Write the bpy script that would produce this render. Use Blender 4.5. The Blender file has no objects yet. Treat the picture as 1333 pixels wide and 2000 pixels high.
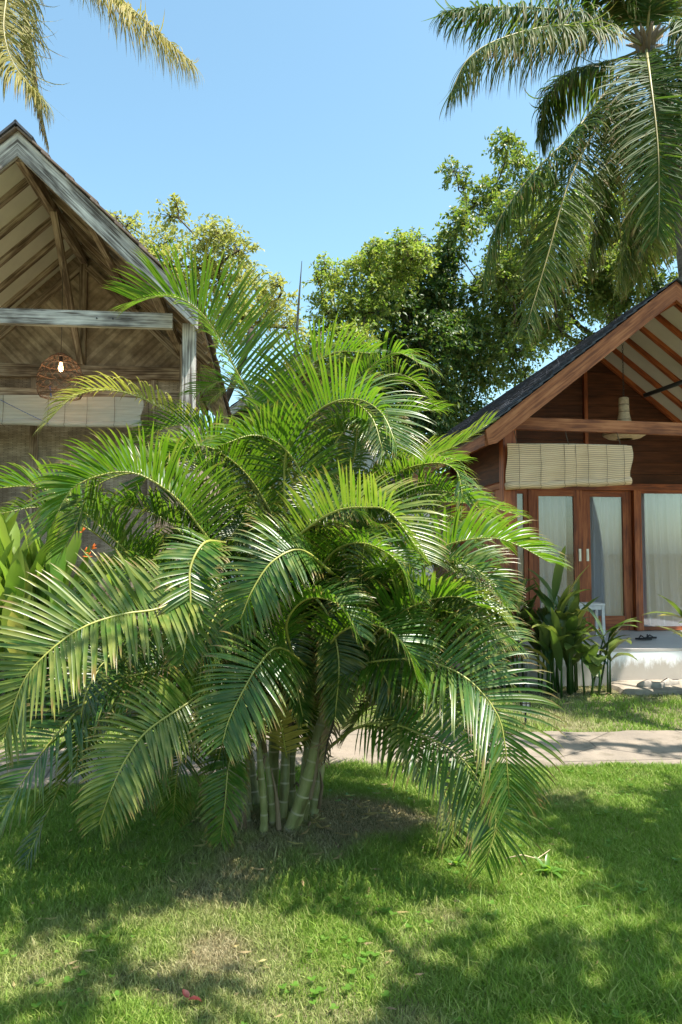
import bpy, math, random
import numpy as np
from mathutils import Vector, Matrix
from math import sin, cos, pi, radians as R, tan, atan2

# ------------------------------------------------------------ camera, sky, sun
C = bpy.context.scene.collection
scn = bpy.context.scene
FPX = 1450.0
PITCH = math.atan(80 / FPX)
CAMZ = 1.5
cd = bpy.data.cameras.new("camera"); cam = bpy.data.objects.new("camera", cd); C.objects.link(cam)
cam.location = (0, 0, CAMZ); cam.rotation_euler = (pi / 2 + PITCH, 0, 0)
cd.sensor_fit = 'VERTICAL'; cd.sensor_height = 36; cd.lens = 36 * FPX / 2000
cd.clip_start = 0.05; cd.clip_end = 2000
scn.camera = cam

SUN = Vector((0.46, -0.17, 1.10)).normalized()
w = bpy.data.worlds.new("World"); scn.world = w; w.use_nodes = True
nt = w.node_tree; nt.nodes.clear()
sky = nt.nodes.new('ShaderNodeTexSky'); sky.sky_type = 'NISHITA'; sky.sun_disc = False
sky.sun_elevation = math.asin(SUN.z); sky.sun_rotation = atan2(SUN.x, SUN.y)
sky.air_density = 1.0; sky.dust_density = 1.3; sky.ozone_density = 1.0
bg = nt.nodes.new('ShaderNodeBackground'); bg.inputs[1].default_value = 0.10
wo = nt.nodes.new('ShaderNodeOutputWorld')
tn_ = nt.nodes.new('ShaderNodeMix'); tn_.data_type = 'RGBA'; tn_.blend_type = 'MULTIPLY'; tn_.inputs[0].default_value = 1; tn_.inputs[7].default_value = (1.10, 1.32, 1.16, 1)
nt.links.new(sky.outputs[0], tn_.inputs[6]); nt.links.new(tn_.outputs[2], bg.inputs[0]); nt.links.new(bg.outputs[0], wo.inputs[0])
sl = bpy.data.lights.new("sun", 'SUN'); sl.energy = 5.0; sl.angle = R(0.5); sl.color = (1.0, 0.95, 0.86)
so = bpy.data.objects.new("sun", sl); C.objects.link(so)
so.rotation_euler = SUN.to_track_quat('Z', 'Y').to_euler(); so.location = (6, -6, 20)
scn.view_settings.view_transform = 'Standard'; scn.view_settings.look = 'None'
scn.view_settings.exposure = 1.38; scn.view_settings.gamma = 1
scn.cycles.max_bounces = 8; scn.cycles.transparent_max_bounces = 12

rng = np.random.default_rng(7); random.seed(7)

def P(px, py, Y):
    u = (px - 666.5) / FPX; v = (1000 - py) / FPX
    dy = cos(PITCH) - v * sin(PITCH); dz = sin(PITCH) + v * cos(PITCH)
    k = Y / dy
    return Vector((u * k, Y, CAMZ + dz * k))
def G(px, py, z=0.0):
    u = (px - 666.5) / FPX; v = (1000 - py) / FPX
    dy = cos(PITCH) - v * sin(PITCH); dz = sin(PITCH) + v * cos(PITCH)
    k = (z - CAMZ) / dz
    return Vector((u * k, dy * k, z))

# ------------------------------------------------------------ tagging
def tag(o, label=None, cat=None, group=None, kind=None):
    if label: o['label'] = label
    if cat: o['category'] = cat
    if group: o['group'] = group
    if kind: o['kind'] = kind
    return o
def empty(name, loc, rz=0.0, label=None, cat=None, group=None):
    o = bpy.data.objects.new(name, None); C.objects.link(o)
    o.location = loc; o.rotation_euler = (0, 0, rz); o.empty_display_size = 0.2
    return tag(o, label, cat, group)
def copy_tree(o, parent=None):
    c = o.copy(); C.objects.link(c); c.parent = parent
    for ch in list(o.children): copy_tree(ch, c)
    return c

# ------------------------------------------------------------ mesh collector
class MB:
    def __init__(s): s.v = []; s.f = []; s.uv = []; s.t = []; s.n = 0; s.sm = []
    def add(s, verts, faces, uv=None, tint=None, smooth=False):
        verts = np.asarray(verts, float).reshape(-1, 3); m = len(verts)
        s.v.append(verts)
        s.uv.append(np.zeros((m, 2)) if uv is None else np.asarray(uv, float).reshape(-1, 2))
        s.t.append(np.zeros((m, 3)) if tint is None else np.broadcast_to(np.asarray(tint, float), (m, 3)))
        if isinstance(faces, np.ndarray):
            s.f.append(faces + s.n); 
        else:
            by = {}
            for f in faces: by.setdefault(len(f), []).append(f)
            for k, fs in by.items(): s.f.append(np.array(fs, int) + s.n)
        cnt = len(faces); s.sm.append((cnt, smooth)); s.n += m
    def box(s, c, size, rot=None, tint=None):
        """axis box centred at c; uv in metres, u along the longest side"""
        sx, sy, sz = [k / 2 for k in size]
        M = Matrix.Identity(3) if rot is None else rot
        off = random.random() * 37
        L = max(range(3), key=lambda i: size[i])
        V = []; UV = []; F = []
        for ax in range(3):
            a, b = [(1, 2), (0, 2), (0, 1)][ax]
            for sg in (-1, 1):
                q = []
                for (i, j) in ((-1, -1), (1, -1), (1, 1), (-1, 1)):
                    p = [0, 0, 0]; p[ax] = sg * (sx, sy, sz)[ax]; p[a] = i * (sx, sy, sz)[a]; p[b] = j * (sx, sy, sz)[b]
                    pv = M @ Vector(p) + Vector(c)
                    q.append(len(V)); V.append(pv)
                    if L == ax: UV.append((p[a] + off, p[b] + off))
                    else:
                        o = b if L == a else a
                        UV.append((p[L] + off, p[o] + off + ax * 1.7))
                flip = (sg > 0) != (ax == 1)
                F.append(q if flip else q[::-1])
        s.add(V, F, UV, tint)
    def bar(s, p0, p1, w_, h_, up=(0, 0, 1), tint=None):
        p0 = Vector(p0); p1 = Vector(p1); d = p1 - p0; L = d.length; x = d / L
        z = Vector(up); z = z - x * z.dot(x)
        if z.length < 1e-4: z = Vector((0, 1, 0)) - x * x.y
        z.normalize(); y = z.cross(x)
        M = Matrix((x, y, z)).transposed()
        s.box((p0 + p1) / 2, (L, w_, h_), M, tint)
    def tube(s, pts, rad, seg=8, tint=None, cap=True):
        pts = [Vector(p) for p in pts]; n = len(pts)
        if not hasattr(rad, '__len__'): rad = [rad] * n
        V = []; UV = []; F = []; nrm = None; ln = 0; off = random.random() * 9
        for i, p in enumerate(pts):
            t = (pts[min(i + 1, n - 1)] - pts[max(i - 1, 0)]).normalized()
            if nrm is None: nrm = t.orthogonal().normalized()
            nrm = (nrm - t * nrm.dot(t)).normalized(); b = t.cross(nrm)
            if i: ln += (p - pts[i - 1]).length
            for k in range(seg):
                a = 2 * pi * k / seg
                V.append(p + (nrm * cos(a) + b * sin(a)) * rad[i]); UV.append((ln + off, rad[i] * a))
        for i in range(n - 1):
            for k in range(seg):
                k2 = (k + 1) % seg
                F.append((i * seg + k, i * seg + k2, (i + 1) * seg + k2, (i + 1) * seg + k))
        if cap: F.append(tuple(range(seg))[::-1]); F.append(tuple((n - 1) * seg + k for k in range(seg)))
        s.add(V, F, UV, tint, True)
    def lathe(s, c, prof, seg=24, smooth=True):
        V = []; F = []; UV = []
        for i, (r, z) in enumerate(prof):
            for k in range(seg):
                a = 2 * pi * k / seg; V.append((c[0] + r * cos(a), c[1] + r * sin(a), c[2] + z)); UV.append((k / seg * 2 * pi * 0.3, z))
        for i in range(len(prof) - 1):
            for k in range(seg):
                k2 = (k + 1) % seg; F.append((i * seg + k, i * seg + k2, (i + 1) * seg + k2, (i + 1) * seg + k))
        s.add(V, F, UV, None, smooth)
    def build(s, name, mat, parent=None):
        me = bpy.data.meshes.new(name)
        V = np.concatenate(s.v).astype(np.float32)
        loops = np.concatenate([f.reshape(-1) for f in s.f]).astype(np.int32)
        tot = np.concatenate([np.full(len(f), f.shape[1], np.int32) for f in s.f])
        st = np.concatenate([[0], np.cumsum(tot)[:-1]]).astype(np.int32)
        me.vertices.add(len(V)); me.vertices.foreach_set('co', V.ravel())
        me.loops.add(len(loops)); me.loops.foreach_set('vertex_index', loops)
        me.polygons.add(len(tot)); me.polygons.foreach_set('loop_start', st)
        try: me.polygons.foreach_set('loop_total', tot)
        except Exception: pass
        sm = np.concatenate([np.full(c, q, bool) for c, q in s.sm])
        if len(sm) == len(tot): me.polygons.foreach_set('use_smooth', sm)
        uvl = me.uv_layers.new(name='UVMap'); uv = np.concatenate(s.uv).astype(np.float32)
        uvl.data.foreach_set('uv', uv[loops].ravel())
        t = np.concatenate(s.t)
        if t.any():
            ca = me.color_attributes.new('tint', 'FLOAT_COLOR', 'POINT')
            t4 = np.concatenate([t, np.ones((len(t), 1))], 1).astype(np.float32)
            ca.data.foreach_set('color', t4.ravel())
        me.update(calc_edges=True); me.validate()
        if mat is not None: me.materials.append(mat)
        o = bpy.data.objects.new(name, me); C.objects.link(o); o.parent = parent
        return o

# ------------------------------------------------------------ materials
def newmat(name):
    m = bpy.data.materials.new(name); m.use_nodes = True; n = m.node_tree
    return m, n, n.nodes['Principled BSDF'], n.nodes['Material Output']
def nd(n, t, **k):
    x = n.nodes.new(t)
    for a, b in k.items(): setattr(x, a, b)
    return x
def ramp(n, src, stops):
    r = nd(n, 'ShaderNodeValToRGB'); e = r.color_ramp.elements
    while len(e) < len(stops): e.new(0.5)
    for x, (p, c) in zip(e, stops): x.position = p; x.color = (*c, 1)
    n.links.new(src, r.inputs[0]); return r.outputs[0]
def mixc(n, fac, a, b, mode='MIX'):
    m = nd(n, 'ShaderNodeMix', data_type='RGBA', blend_type=mode)
    for i, v in ((0, fac), (6, a), (7, b)):
        if isinstance(v, bpy.types.NodeSocket): n.links.new(v, m.inputs[i])
        elif i == 0: m.inputs[0].default_value = v
        else: m.inputs[i].default_value = (*v, 1)
    return m.outputs[2]
def noise(n, vec, scale, detail=4, rough=0.6, dist=0.0):
    x = nd(n, 'ShaderNodeTexNoise'); x.inputs['Scale'].default_value = scale; x.inputs['Detail'].default_value = detail
    x.inputs['Roughness'].default_value = rough; x.inputs['Distortion'].default_value = dist
    if vec is not None: n.links.new(vec, x.inputs['Vector'])
    return x.outputs['Fac']
def mapping(n, vec, scale):
    m = nd(n, 'ShaderNodeMapping'); m.inputs['Scale'].default_value = scale; n.links.new(vec, m.inputs['Vector']); return m.outputs[0]
def bump(n, h, p, strength=0.3, dist=0.01):
    b = nd(n, 'ShaderNodeBump'); b.inputs['Strength'].default_value = strength; b.inputs['Distance'].default_value = dist
    n.links.new(h, b.inputs['Height']); n.links.new(b.outputs[0], p.inputs['Normal'])
def objco(n): return nd(n, 'ShaderNodeTexCoord').outputs['Object']
def uvco(n): return nd(n, 'ShaderNodeTexCoord').outputs['UV']

def wood(name, stops, rough=0.75, grain=45, spec=0.3, bmp=0.5):
    m, n, p, o = newmat(name)
    uv = uvco(n); v = mapping(n, uv, (1.6, grain, 1))
    f = noise(n, v, 1.0, 6, 0.65, 0.6)
    big = noise(n, mapping(n, uv, (2.0, 5, 1)), 1.0, 3)
    ad = nd(n, 'ShaderNodeMath', operation='MULTIPLY_ADD'); n.links.new(big, ad.inputs[0]); ad.inputs[1].default_value = 0.7
    n.links.new(f, ad.inputs[2])
    sb = nd(n, 'ShaderNodeMath', operation='SUBTRACT'); n.links.new(ad.outputs[0], sb.inputs[0]); sb.inputs[1].default_value = 0.35
    col = ramp(n, sb.outputs[0], stops); n.links.new(col, p.inputs['Base Color'])
    p.inputs['Roughness'].default_value = rough; p.inputs['Specular IOR Level'].default_value = spec
    bump(n, f, p, bmp, 0.006)
    return m
def plain(name, c, rough=0.7, spec=0.3, var=0.15, scale=6, metallic=0.0, bm=0.0):
    m, n, p, o = newmat(name); f = noise(n, objco(n), scale, 5)
    a = tuple(x * (1 - var) for x in c); b = tuple(min(1, x * (1 + var)) for x in c)
    n.links.new(ramp(n, f, [(0.3, a), (0.7, b)]), p.inputs['Base Color'])
    p.inputs['Roughness'].default_value = rough; p.inputs['Specular IOR Level'].default_value = spec; p.inputs['Metallic'].default_value = metallic
    if bm: bump(n, f, p, bm, 0.01)
    return m
def leafmat(name, green, trans, yellow=(0.50, 0.45, 0.11), brown=(0.18, 0.09, 0.035), rough=0.38, tw=0.4, var=0.25, spec=0.5):
    m, n, p, o = newmat(name)
    at = nd(n, 'ShaderNodeAttribute', attribute_name='tint'); sp = nd(n, 'ShaderNodeSeparateColor'); n.links.new(at.outputs['Color'], sp.inputs[0])
    gi = nd(n, 'ShaderNodeNewGeometry')
    g = ramp(n, gi.outputs['Random Per Island'], [(0.0, tuple(x * (1 - var) for x in green)), (0.6, green), (1.0, (green[0] * (1 + var * 1.6), green[1] * (1 + var), green[2] * (1 + var * .3)))])
    ns = noise(n, objco(n), 9, 3)
    g = mixc(n, 0.5, g, ramp(n, ns, [(0.3, tuple(x * .75 for x in green)), (0.75, tuple(x * 1.35 for x in green))]))
    g = mixc(n, sp.outputs[2], g, tuple(x * .42 for x in green)); c = mixc(n, sp.outputs[0], g, yellow); c = mixc(n, sp.outputs[1], c, brown)  # blue tint channel darkens the leaf, painting in shade inside the palm
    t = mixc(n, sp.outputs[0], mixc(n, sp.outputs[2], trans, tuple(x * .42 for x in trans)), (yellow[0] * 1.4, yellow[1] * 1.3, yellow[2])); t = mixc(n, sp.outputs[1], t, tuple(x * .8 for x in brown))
    n.links.new(c, p.inputs['Base Color']); p.inputs['Roughness'].default_value = rough; p.inputs['Specular IOR Level'].default_value = spec
    tr = nd(n, 'ShaderNodeBsdfTranslucent'); n.links.new(t, tr.inputs[0])
    ms = nd(n, 'ShaderNodeMixShader'); ms.inputs[0].default_value = tw
    n.links.new(p.outputs[0], ms.inputs[1]); n.links.new(tr.outputs[0], ms.inputs[2]); n.links.new(ms.outputs[0], o.inputs[0])
    return m

M = {}
M['grey_wood'] = wood('weathered wood', [(0.36, (0.09, 0.075, 0.065)), (0.45, (0.24, 0.215, 0.20)), (0.54, (0.44, 0.41, 0.38)), (0.68, (0.70, 0.655, 0.61))], 0.8)
M['brown_wood'] = wood('aged brown wood', [(0.36, (0.10, 0.068, 0.048)), (0.5, (0.27, 0.20, 0.145)), (0.66, (0.52, 0.43, 0.34))], 0.8)
M['teak'] = wood('teak', [(0.35, (0.13, 0.028, 0.008)), (0.5, (0.27, 0.065, 0.018)), (0.65, (0.40, 0.12, 0.036))], 0.5, 30, 0.4, 0.2)
M['teak_pale'] = wood('sunned teak', [(0.36, (0.15, 0.045, 0.017)), (0.5, (0.28, 0.095, 0.036)), (0.65, (0.40, 0.155, 0.065))], 0.6, 30, 0.3, 0.2)
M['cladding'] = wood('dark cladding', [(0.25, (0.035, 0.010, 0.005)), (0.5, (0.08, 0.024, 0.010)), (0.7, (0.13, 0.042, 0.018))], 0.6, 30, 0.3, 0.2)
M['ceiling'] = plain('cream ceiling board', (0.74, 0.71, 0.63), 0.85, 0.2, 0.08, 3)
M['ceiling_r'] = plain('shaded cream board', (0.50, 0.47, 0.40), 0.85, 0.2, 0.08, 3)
M['lime'] = plain('white limewash', (0.76, 0.77, 0.80), 0.85, 0.2, 0.12, 2.5, bm=0.2)
_n = M['lime'].node_tree; _p = _n.nodes['Principled BSDF']; _src = _p.inputs['Base Color'].links[0].from_socket
_sx = nd(_n, 'ShaderNodeSeparateXYZ'); _n.links.new(objco(_n), _sx.inputs[0]); _a = nd(_n, 'ShaderNodeMath', operation='MULTIPLY_ADD'); _n.links.new(noise(_n, mapping(_n, objco(_n), (1, 1, .35)), 9, 6, .75), _a.inputs[0]); _a.inputs[1].default_value = -.42; _n.links.new(_sx.outputs[2], _a.inputs[2])
_n.links.new(mixc(_n, ramp(_n, _a.outputs[0], [(0.0, (.75, .75, .75)), (0.10, (0, 0, 0))]), _src, (0.30, 0.24, 0.17)), _p.inputs['Base Color'])
M['tilefloor'] = plain('porch cement floor', (0.42, 0.39, 0.37), 0.5, 0.4, 0.12, 2)
M['shingle'] = plain('dark slate shingle', (0.055, 0.06, 0.075), 0.75, 0.3, 0.5, 9, bm=0.4)
M['shingle_red'] = plain('brown wood shingle', (0.17, 0.125, 0.105), 0.8, 0.3, 0.4, 9, bm=0.4)
M['black'] = plain('black metal', (0.02, 0.02, 0.022), 0.45, 0.5, 0.2, 8)
M['rattan'] = plain('dark rattan', (0.12, 0.07, 0.045), 0.6, 0.4, 0.3, 20)
M['wicker'] = plain('pale woven cane', (0.50, 0.38, 0.25), 0.7, 0.3, 0.25, 30)
M['whitewood'] = plain('white painted wood', (0.66, 0.62, 0.60), 0.6, 0.3, 0.15, 8)
M['steel'] = plain('brushed steel', (0.55, 0.52, 0.47), 0.35, 0.5, 0.1, 10, 0.8)
M['rubber'] = plain('black rubber', (0.012, 0.012, 0.013), 0.6, 0.3, 0.2, 20)
M['shoe'] = plain('grey brown shoe fabric', (0.33, 0.29, 0.25), 0.85, 0.2, 0.25, 20)
M['stone'] = plain('step stone', (0.27, 0.23, 0.18), 0.9, 0.2, 0.3, 5, bm=0.8)
M['rope'] = plain('cord', (0.10, 0.08, 0.06), 0.8, 0.2, 0.2, 20)
M['blue'] = plain('blue cord', (0.05, 0.12, 0.4), 0.7, 0.2, 0.2, 20)

def weave(name, a, b, su, sv, diag=False):
    m, n, p, o = newmat(name); uv = uvco(n)
    br = nd(n, 'ShaderNodeTexBrick'); br.offset = 0.5
    mp = nd(n, 'ShaderNodeMapping'); mp.inputs['Scale'].default_value = (su, sv, 1)
    src = uv
    if diag:
        m0 = nd(n, 'ShaderNodeMapping'); m0.inputs['Rotation'].default_value = (0, 0, diag); n.links.new(uv, m0.inputs['Vector']); src = m0.outputs[0]
    n.links.new(src, mp.inputs['Vector']); n.links.new(mp.outputs[0], br.inputs['Vector'])
    br.inputs['Scale'].default_value = 1.0; br.inputs['Mortar Size'].default_value = 0.05; br.inputs['Brick Width'].default_value = 0.9; br.inputs['Row Height'].default_value = 0.25
    br.inputs['Color1'].default_value = (*a, 1); br.inputs['Color2'].default_value = (*b, 1); br.inputs['Mortar'].default_value = (a[0] * (.66 if diag else .5), a[1] * (.64 if diag else .48), a[2] * (.62 if diag else .46), 1)
    f = noise(n, uv, 5, 6, 0.7)
    stain = noise(n, uv, 1.6, 4, 0.7)
    c = mixc(n, 0.75, br.outputs['Color'], ramp(n, f, [(0.3, (0.35, 0.33, 0.31)), (0.7, (1.15, 1.12, 1.08))]), 'MULTIPLY')
    c = mixc(n, 0.6, c, ramp(n, stain, [(0.38, (0.30, 0.22, 0.17)), (0.6, (1.2, 1.2, 1.2))]), 'MULTIPLY')
    n.links.new(c, p.inputs['Base Color']); p.inputs['Roughness'].default_value = 0.85; p.inputs['Specular IOR Level'].default_value = 0.2
    bump(n, br.outputs['Fac'], p, -0.5, 0.004)
    return m
M['mat'] = weave('woven bamboo matting', (0.58, 0.50, 0.41), (0.40, 0.33, 0.26), 9, 16)
M['mat_l'] = weave('diagonal bamboo matting', (0.62, 0.52, 0.41), (0.46, 0.36, 0.27), 0.3, 3.2, R(45))
M['mat_r'] = weave('other diagonal bamboo matting', (0.62, 0.52, 0.41), (0.46, 0.36, 0.27), 0.3, 3.2, R(-45))

def slatmat(name, c, dark, pitch):
    m, n, p, o = newmat(name); uv = uvco(n)
    wv = nd(n, 'ShaderNodeTexWave', bands_direction='Y'); wv.inputs['Scale'].default_value = 1 / pitch * 0.314 ; wv.inputs['Distortion'].default_value = 0.3
    n.links.new(uv, wv.inputs['Vector'])
    f = noise(n, mapping(n, uv, (1.5, 60, 1)), 1.0, 4)
    col = ramp(n, wv.outputs['Fac'], [(0.0, dark), (0.25, c)])
    col = mixc(n, 0.5, col, ramp(n, f, [(0.3, (0.6, 0.55, 0.5)), (0.7, (1.1, 1.1, 1.1))]), 'MULTIPLY')
    n.links.new(col, p.inputs['Base Color']); p.inputs['Roughness'].default_value = 0.7
    bump(n, wv.outputs['Fac'], p, 0.5, 0.004)
    return m
M['blind'] = slatmat('bamboo blind', (0.70, 0.50, 0.31), (0.20, 0.12, 0.07), 0.02)
M['blind_grey'] = slatmat('greyed bamboo blind', (0.60, 0.57, 0.52), (0.22, 0.2, 0.18), 0.014)

m, n, p, o = newmat('window glass'); M['glass'] = m
tr = nd(n, 'ShaderNodeBsdfTransparent'); tr.inputs[0].default_value = (0.90, 0.90, 0.92, 1)
gl = nd(n, 'ShaderNodeBsdfGlossy'); gl.inputs['Roughness'].default_value = 0.02
fr = nd(n, 'ShaderNodeFresnel'); fr.inputs[0].default_value = 1.9
ms = nd(n, 'ShaderNodeMixShader'); n.links.new(fr.outputs[0], ms.inputs[0]); n.links.new(tr.outputs[0], ms.inputs[1]); n.links.new(gl.outputs[0], ms.inputs[2]); n.links.new(ms.outputs[0], o.inputs[0])
m, n, p, o = newmat('sheer curtain'); M['curtain'] = m
p.inputs['Base Color'].default_value = (0.84, 0.84, 0.88, 1); p.inputs['Roughness'].default_value = 0.9; p.inputs['Specular IOR Level'].default_value = 0.1
m, n, p, o = newmat('lit bulb'); M['bulb'] = m
p.inputs['Emission Color'].default_value = (1.0, 0.55, 0.22, 1); p.inputs['Emission Strength'].default_value = 2.6

# trunk of the areca: green with pale rings
m, n, p, o = newmat('areca stem'); M['areca_stem'] = m
uv = uvco(n); sx = nd(n, 'ShaderNodeSeparateXYZ'); n.links.new(uv, sx.inputs[0])
md = nd(n, 'ShaderNodeMath', operation='FRACT'); mm = nd(n, 'ShaderNodeMath', operation='MULTIPLY'); mm.inputs[1].default_value = 11
n.links.new(sx.outputs[0], mm.inputs[0]); n.links.new(mm.outputs[0], md.inputs[0])
f = noise(n, mapping(n, uv, (4, 14, 1)), 1.0, 5)
g = ramp(n, f, [(0.3, (0.09, 0.08, 0.03)), (0.5, (0.21, 0.22, 0.08)), (0.75, (0.38, 0.34, 0.17))])
rg = ramp(n, md.outputs[0], [(0.0, (0.55, 0.50, 0.36)), (0.07, (0.55, 0.50, 0.36)), (0.13, (0.9, 0.9, 0.9)), (1.0, (1, 1, 1))])
mk = ramp(n, md.outputs[0], [(0.0, (1, 1, 1)), (0.08, (1, 1, 1)), (0.12, (0, 0, 0))])
n.links.new(mixc(n, mk, g, (0.36, 0.32, 0.21)), p.inputs['Base Color']); p.inputs['Roughness'].default_value = 0.5
m, n, p, o = newmat('palm bark'); M['palm_bark'] = m
uv = uvco(n); f = noise(n, mapping(n, uv, (14, 3, 1)), 1.0, 6)
n.links.new(ramp(n, f, [(0.3, (0.06, 0.05, 0.045)), (0.7, (0.22, 0.19, 0.165))]), p.inputs['Base Color']); p.inputs['Roughness'].default_value = 0.9; bump(n, f, p, 0.8, 0.03)
M['bark'] = plain('tree bark', (0.075, 0.058, 0.045), 0.9, 0.2, 0.4, 12, bm=0.8)
M['rachis'] = plain('yellow green midrib', (0.27, 0.27, 0.06), 0.4, 0.5, 0.25, 10)
M['rachis_coco'] = plain('pale midrib', (0.26, 0.22, 0.08), 0.5, 0.4, 0.25, 5)
M['areca'] = leafmat('areca leaflet', (0.029, 0.082, 0.010), (0.20, 0.43, 0.015), rough=0.33, tw=0.27, spec=.42)
M['coco'] = leafmat('coconut leaflet', (0.030, 0.070, 0.018), (0.15, 0.28, 0.025), yellow=(0.42, 0.33, 0.10), rough=0.55, tw=0.28, spec=.15)
M['tree_olive'] = leafmat('olive green leaf', (0.14, 0.18, 0.05), (0.40, 0.46, 0.08), rough=0.5, tw=0.38)
M['tree_lime'] = leafmat('lime green leaf', (0.085, 0.165, 0.025), (0.28, 0.46, 0.04), rough=0.5, tw=0.4)
M['tree_dark'] = leafmat('dark green leaf', (0.032, 0.080, 0.018), (0.10, 0.22, 0.02), rough=0.5, tw=0.3)
M['tree_mid'] = leafmat('mid green leaf', (0.055, 0.105, 0.022), (0.22, 0.36, 0.03), rough=0.45, tw=0.32)
M['paddle'] = leafmat('broad dark leaf', (0.025, 0.075, 0.020), (0.10, 0.24, 0.02), rough=0.3, tw=0.25, var=0.3)
M['paddle_l'] = leafmat('broad bright leaf', (0.075, 0.19, 0.025), (0.26, 0.48, 0.03), rough=0.35, tw=0.4, var=0.2)
M['shrub'] = leafmat('shrub leaf', (0.04, 0.10, 0.02), (0.14, 0.30, 0.02), rough=0.45, tw=0.3)
M['orange'] = plain('orange bract', (0.75, 0.16, 0.02), 0.5, 0.4, 0.2, 20)
M['dead'] = leafmat('dead leaf', (0.24, 0.17, 0.11), (0.2, 0.1, 0.04), rough=0.8, tw=0.15)

# ------------------------------------------------------------ ground
def groundmask(n):
    """bare and dry patches in the lawn, as a factor from world position"""
    co = nd(n, 'ShaderNodeNewGeometry').outputs['Position']
    return co
m, n, p, o = newmat('lawn soil'); M['soil'] = m
co = objco(n)
f1 = noise(n, co, 1.6, 6, 0.65); f2 = noise(n, co, 60, 5, 0.7)
c = mixc(n, 0.6, ramp(n, f1, [(0.35, (0.05, 0.08, 0.018)), (0.55, (0.10, 0.13, 0.035)), (0.78, (0.28, 0.24, 0.14))]), ramp(n, f2, [(0.3, (0.05, 0.045, 0.02)), (0.7, (0.34, 0.28, 0.18))]))
n.links.new(c, p.inputs['Base Color']); p.inputs['Roughness'].default_value = 0.95; p.inputs['Specular IOR Level'].default_value = 0.1
bump(n, f2, p, 0.8, 0.02)
gm = MB()
xs = np.concatenate([[-900, -60, -15], np.linspace(-8, 8, 81), [15, 60, 900]]); ys = np.concatenate([[-900, -30], np.linspace(-4, 14, 91), [30, 90, 1500]])
def gz(x, y):
    """gentle unevenness near the camera"""
    a = np.exp(-((x / 7) ** 2 + ((y - 5) / 6) ** 2) ** 2)
    z = 0.018 * np.sin(x * 1.9 + 0.6 * y) * np.cos(y * 1.5 - x * .4) + 0.010 * np.sin(x * 5.1 + 1) * np.sin(y * 4.3)
    mound = 0.07 * np.exp(-(((x + 0.33) / 0.75) ** 2 + ((y - 4.05) / 0.55) ** 2))
    return z * a + mound
XX, YY = np.meshgrid(xs, ys); ZZ = gz(XX, YY)
nx = len(xs); ny = len(ys)
idx = np.arange(nx * ny).reshape(ny, nx)
F = np.stack([idx[:-1, :-1], idx[:-1, 1:], idx[1:, 1:], idx[1:, :-1]], -1).reshape(-1, 4)
gm.add(np.stack([XX, YY, ZZ], -1).reshape(-1, 3), F, np.stack([XX, YY], -1).reshape(-1, 2), None, True)
tag(gm.build('ground', M['soil']), kind='structure')

# path: worn cement slab with wandering edges
m, n, p, o = newmat('path cement'); M['path'] = m
co = objco(n); f1 = noise(n, co, 2.2, 6, 0.7); f2 = noise(n, co, 45, 5, 0.7)
c = mixc(n, 0.45, ramp(n, f1, [(0.3, (0.10, 0.082, 0.062)), (0.65, (0.24, 0.19, 0.14))]), ramp(n, f2, [(0.3, (0.2, 0.17, 0.14)), (0.7, (0.27, 0.22, 0.17))]))
n.links.new(c, p.inputs['Base Color']); p.inputs['Roughness'].default_value = 0.9; bump(n, f2, p, 0.5, 0.01)
_c0 = p.inputs['Base Color'].links[0].from_socket
vo = nd(n, 'ShaderNodeTexVoronoi', feature='DISTANCE_TO_EDGE'); vo.inputs['Scale'].default_value = 1.3; n.links.new(co, vo.inputs['Vector'])
ck = ramp(n, vo.outputs['Distance'], [(0.0, (1, 1, 1)), (0.012, (0, 0, 0))]); st2 = ramp(n, noise(n, co, 5, 6, .75), [(.52, (0, 0, 0)), (.62, (.6, .6, .6))])
n.links.new(mixc(n, ck, mixc(n, st2, _c0, (0.11, 0.09, 0.06)), (0.05, 0.04, 0.03)), p.inputs['Base Color'])
def path_edges(x):
    near = 5.30 + 0.03 * np.sin(x * 2.3) + 0.02 * np.sin(x * 7.1 + 1) + 0.012 * np.sin(x * 17) - 0.27 * np.minimum(np.maximum(0, -x), 3)
    far = 6.25 + 0.04 * np.sin(x * 1.7 + 2) + 0.02 * np.sin(x * 8.3) + 0.012 * np.sin(x * 19) - 0.22 * np.minimum(np.maximum(0, -x), 3)
    return near, far
pm = MB(); px_ = np.linspace(-14, 14, 400); a, b = path_edges(px_)
rows = []
for t, z in ((0, -0.03), (0.0, 0.022), (0.03, 0.034), (0.5, 0.038), (0.97, 0.034), (1.0, 0.022), (1.0, -0.03)):
    rows.append(np.stack([px_, a + (b - a) * t, np.full_like(px_, z)], -1))
V = np.stack(rows); k = len(rows); q = np.arange(k * 400).reshape(k, 400)
F = np.stack([q[:-1, :-1], q[:-1, 1:], q[1:, 1:], q[1:, :-1]], -1).reshape(-1, 4)
pm.add(V.reshape(-1, 3), F, V.reshape(-1, 3)[:, :2], None, True)
tag(pm.build('path', M['path']), kind='structure')

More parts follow.
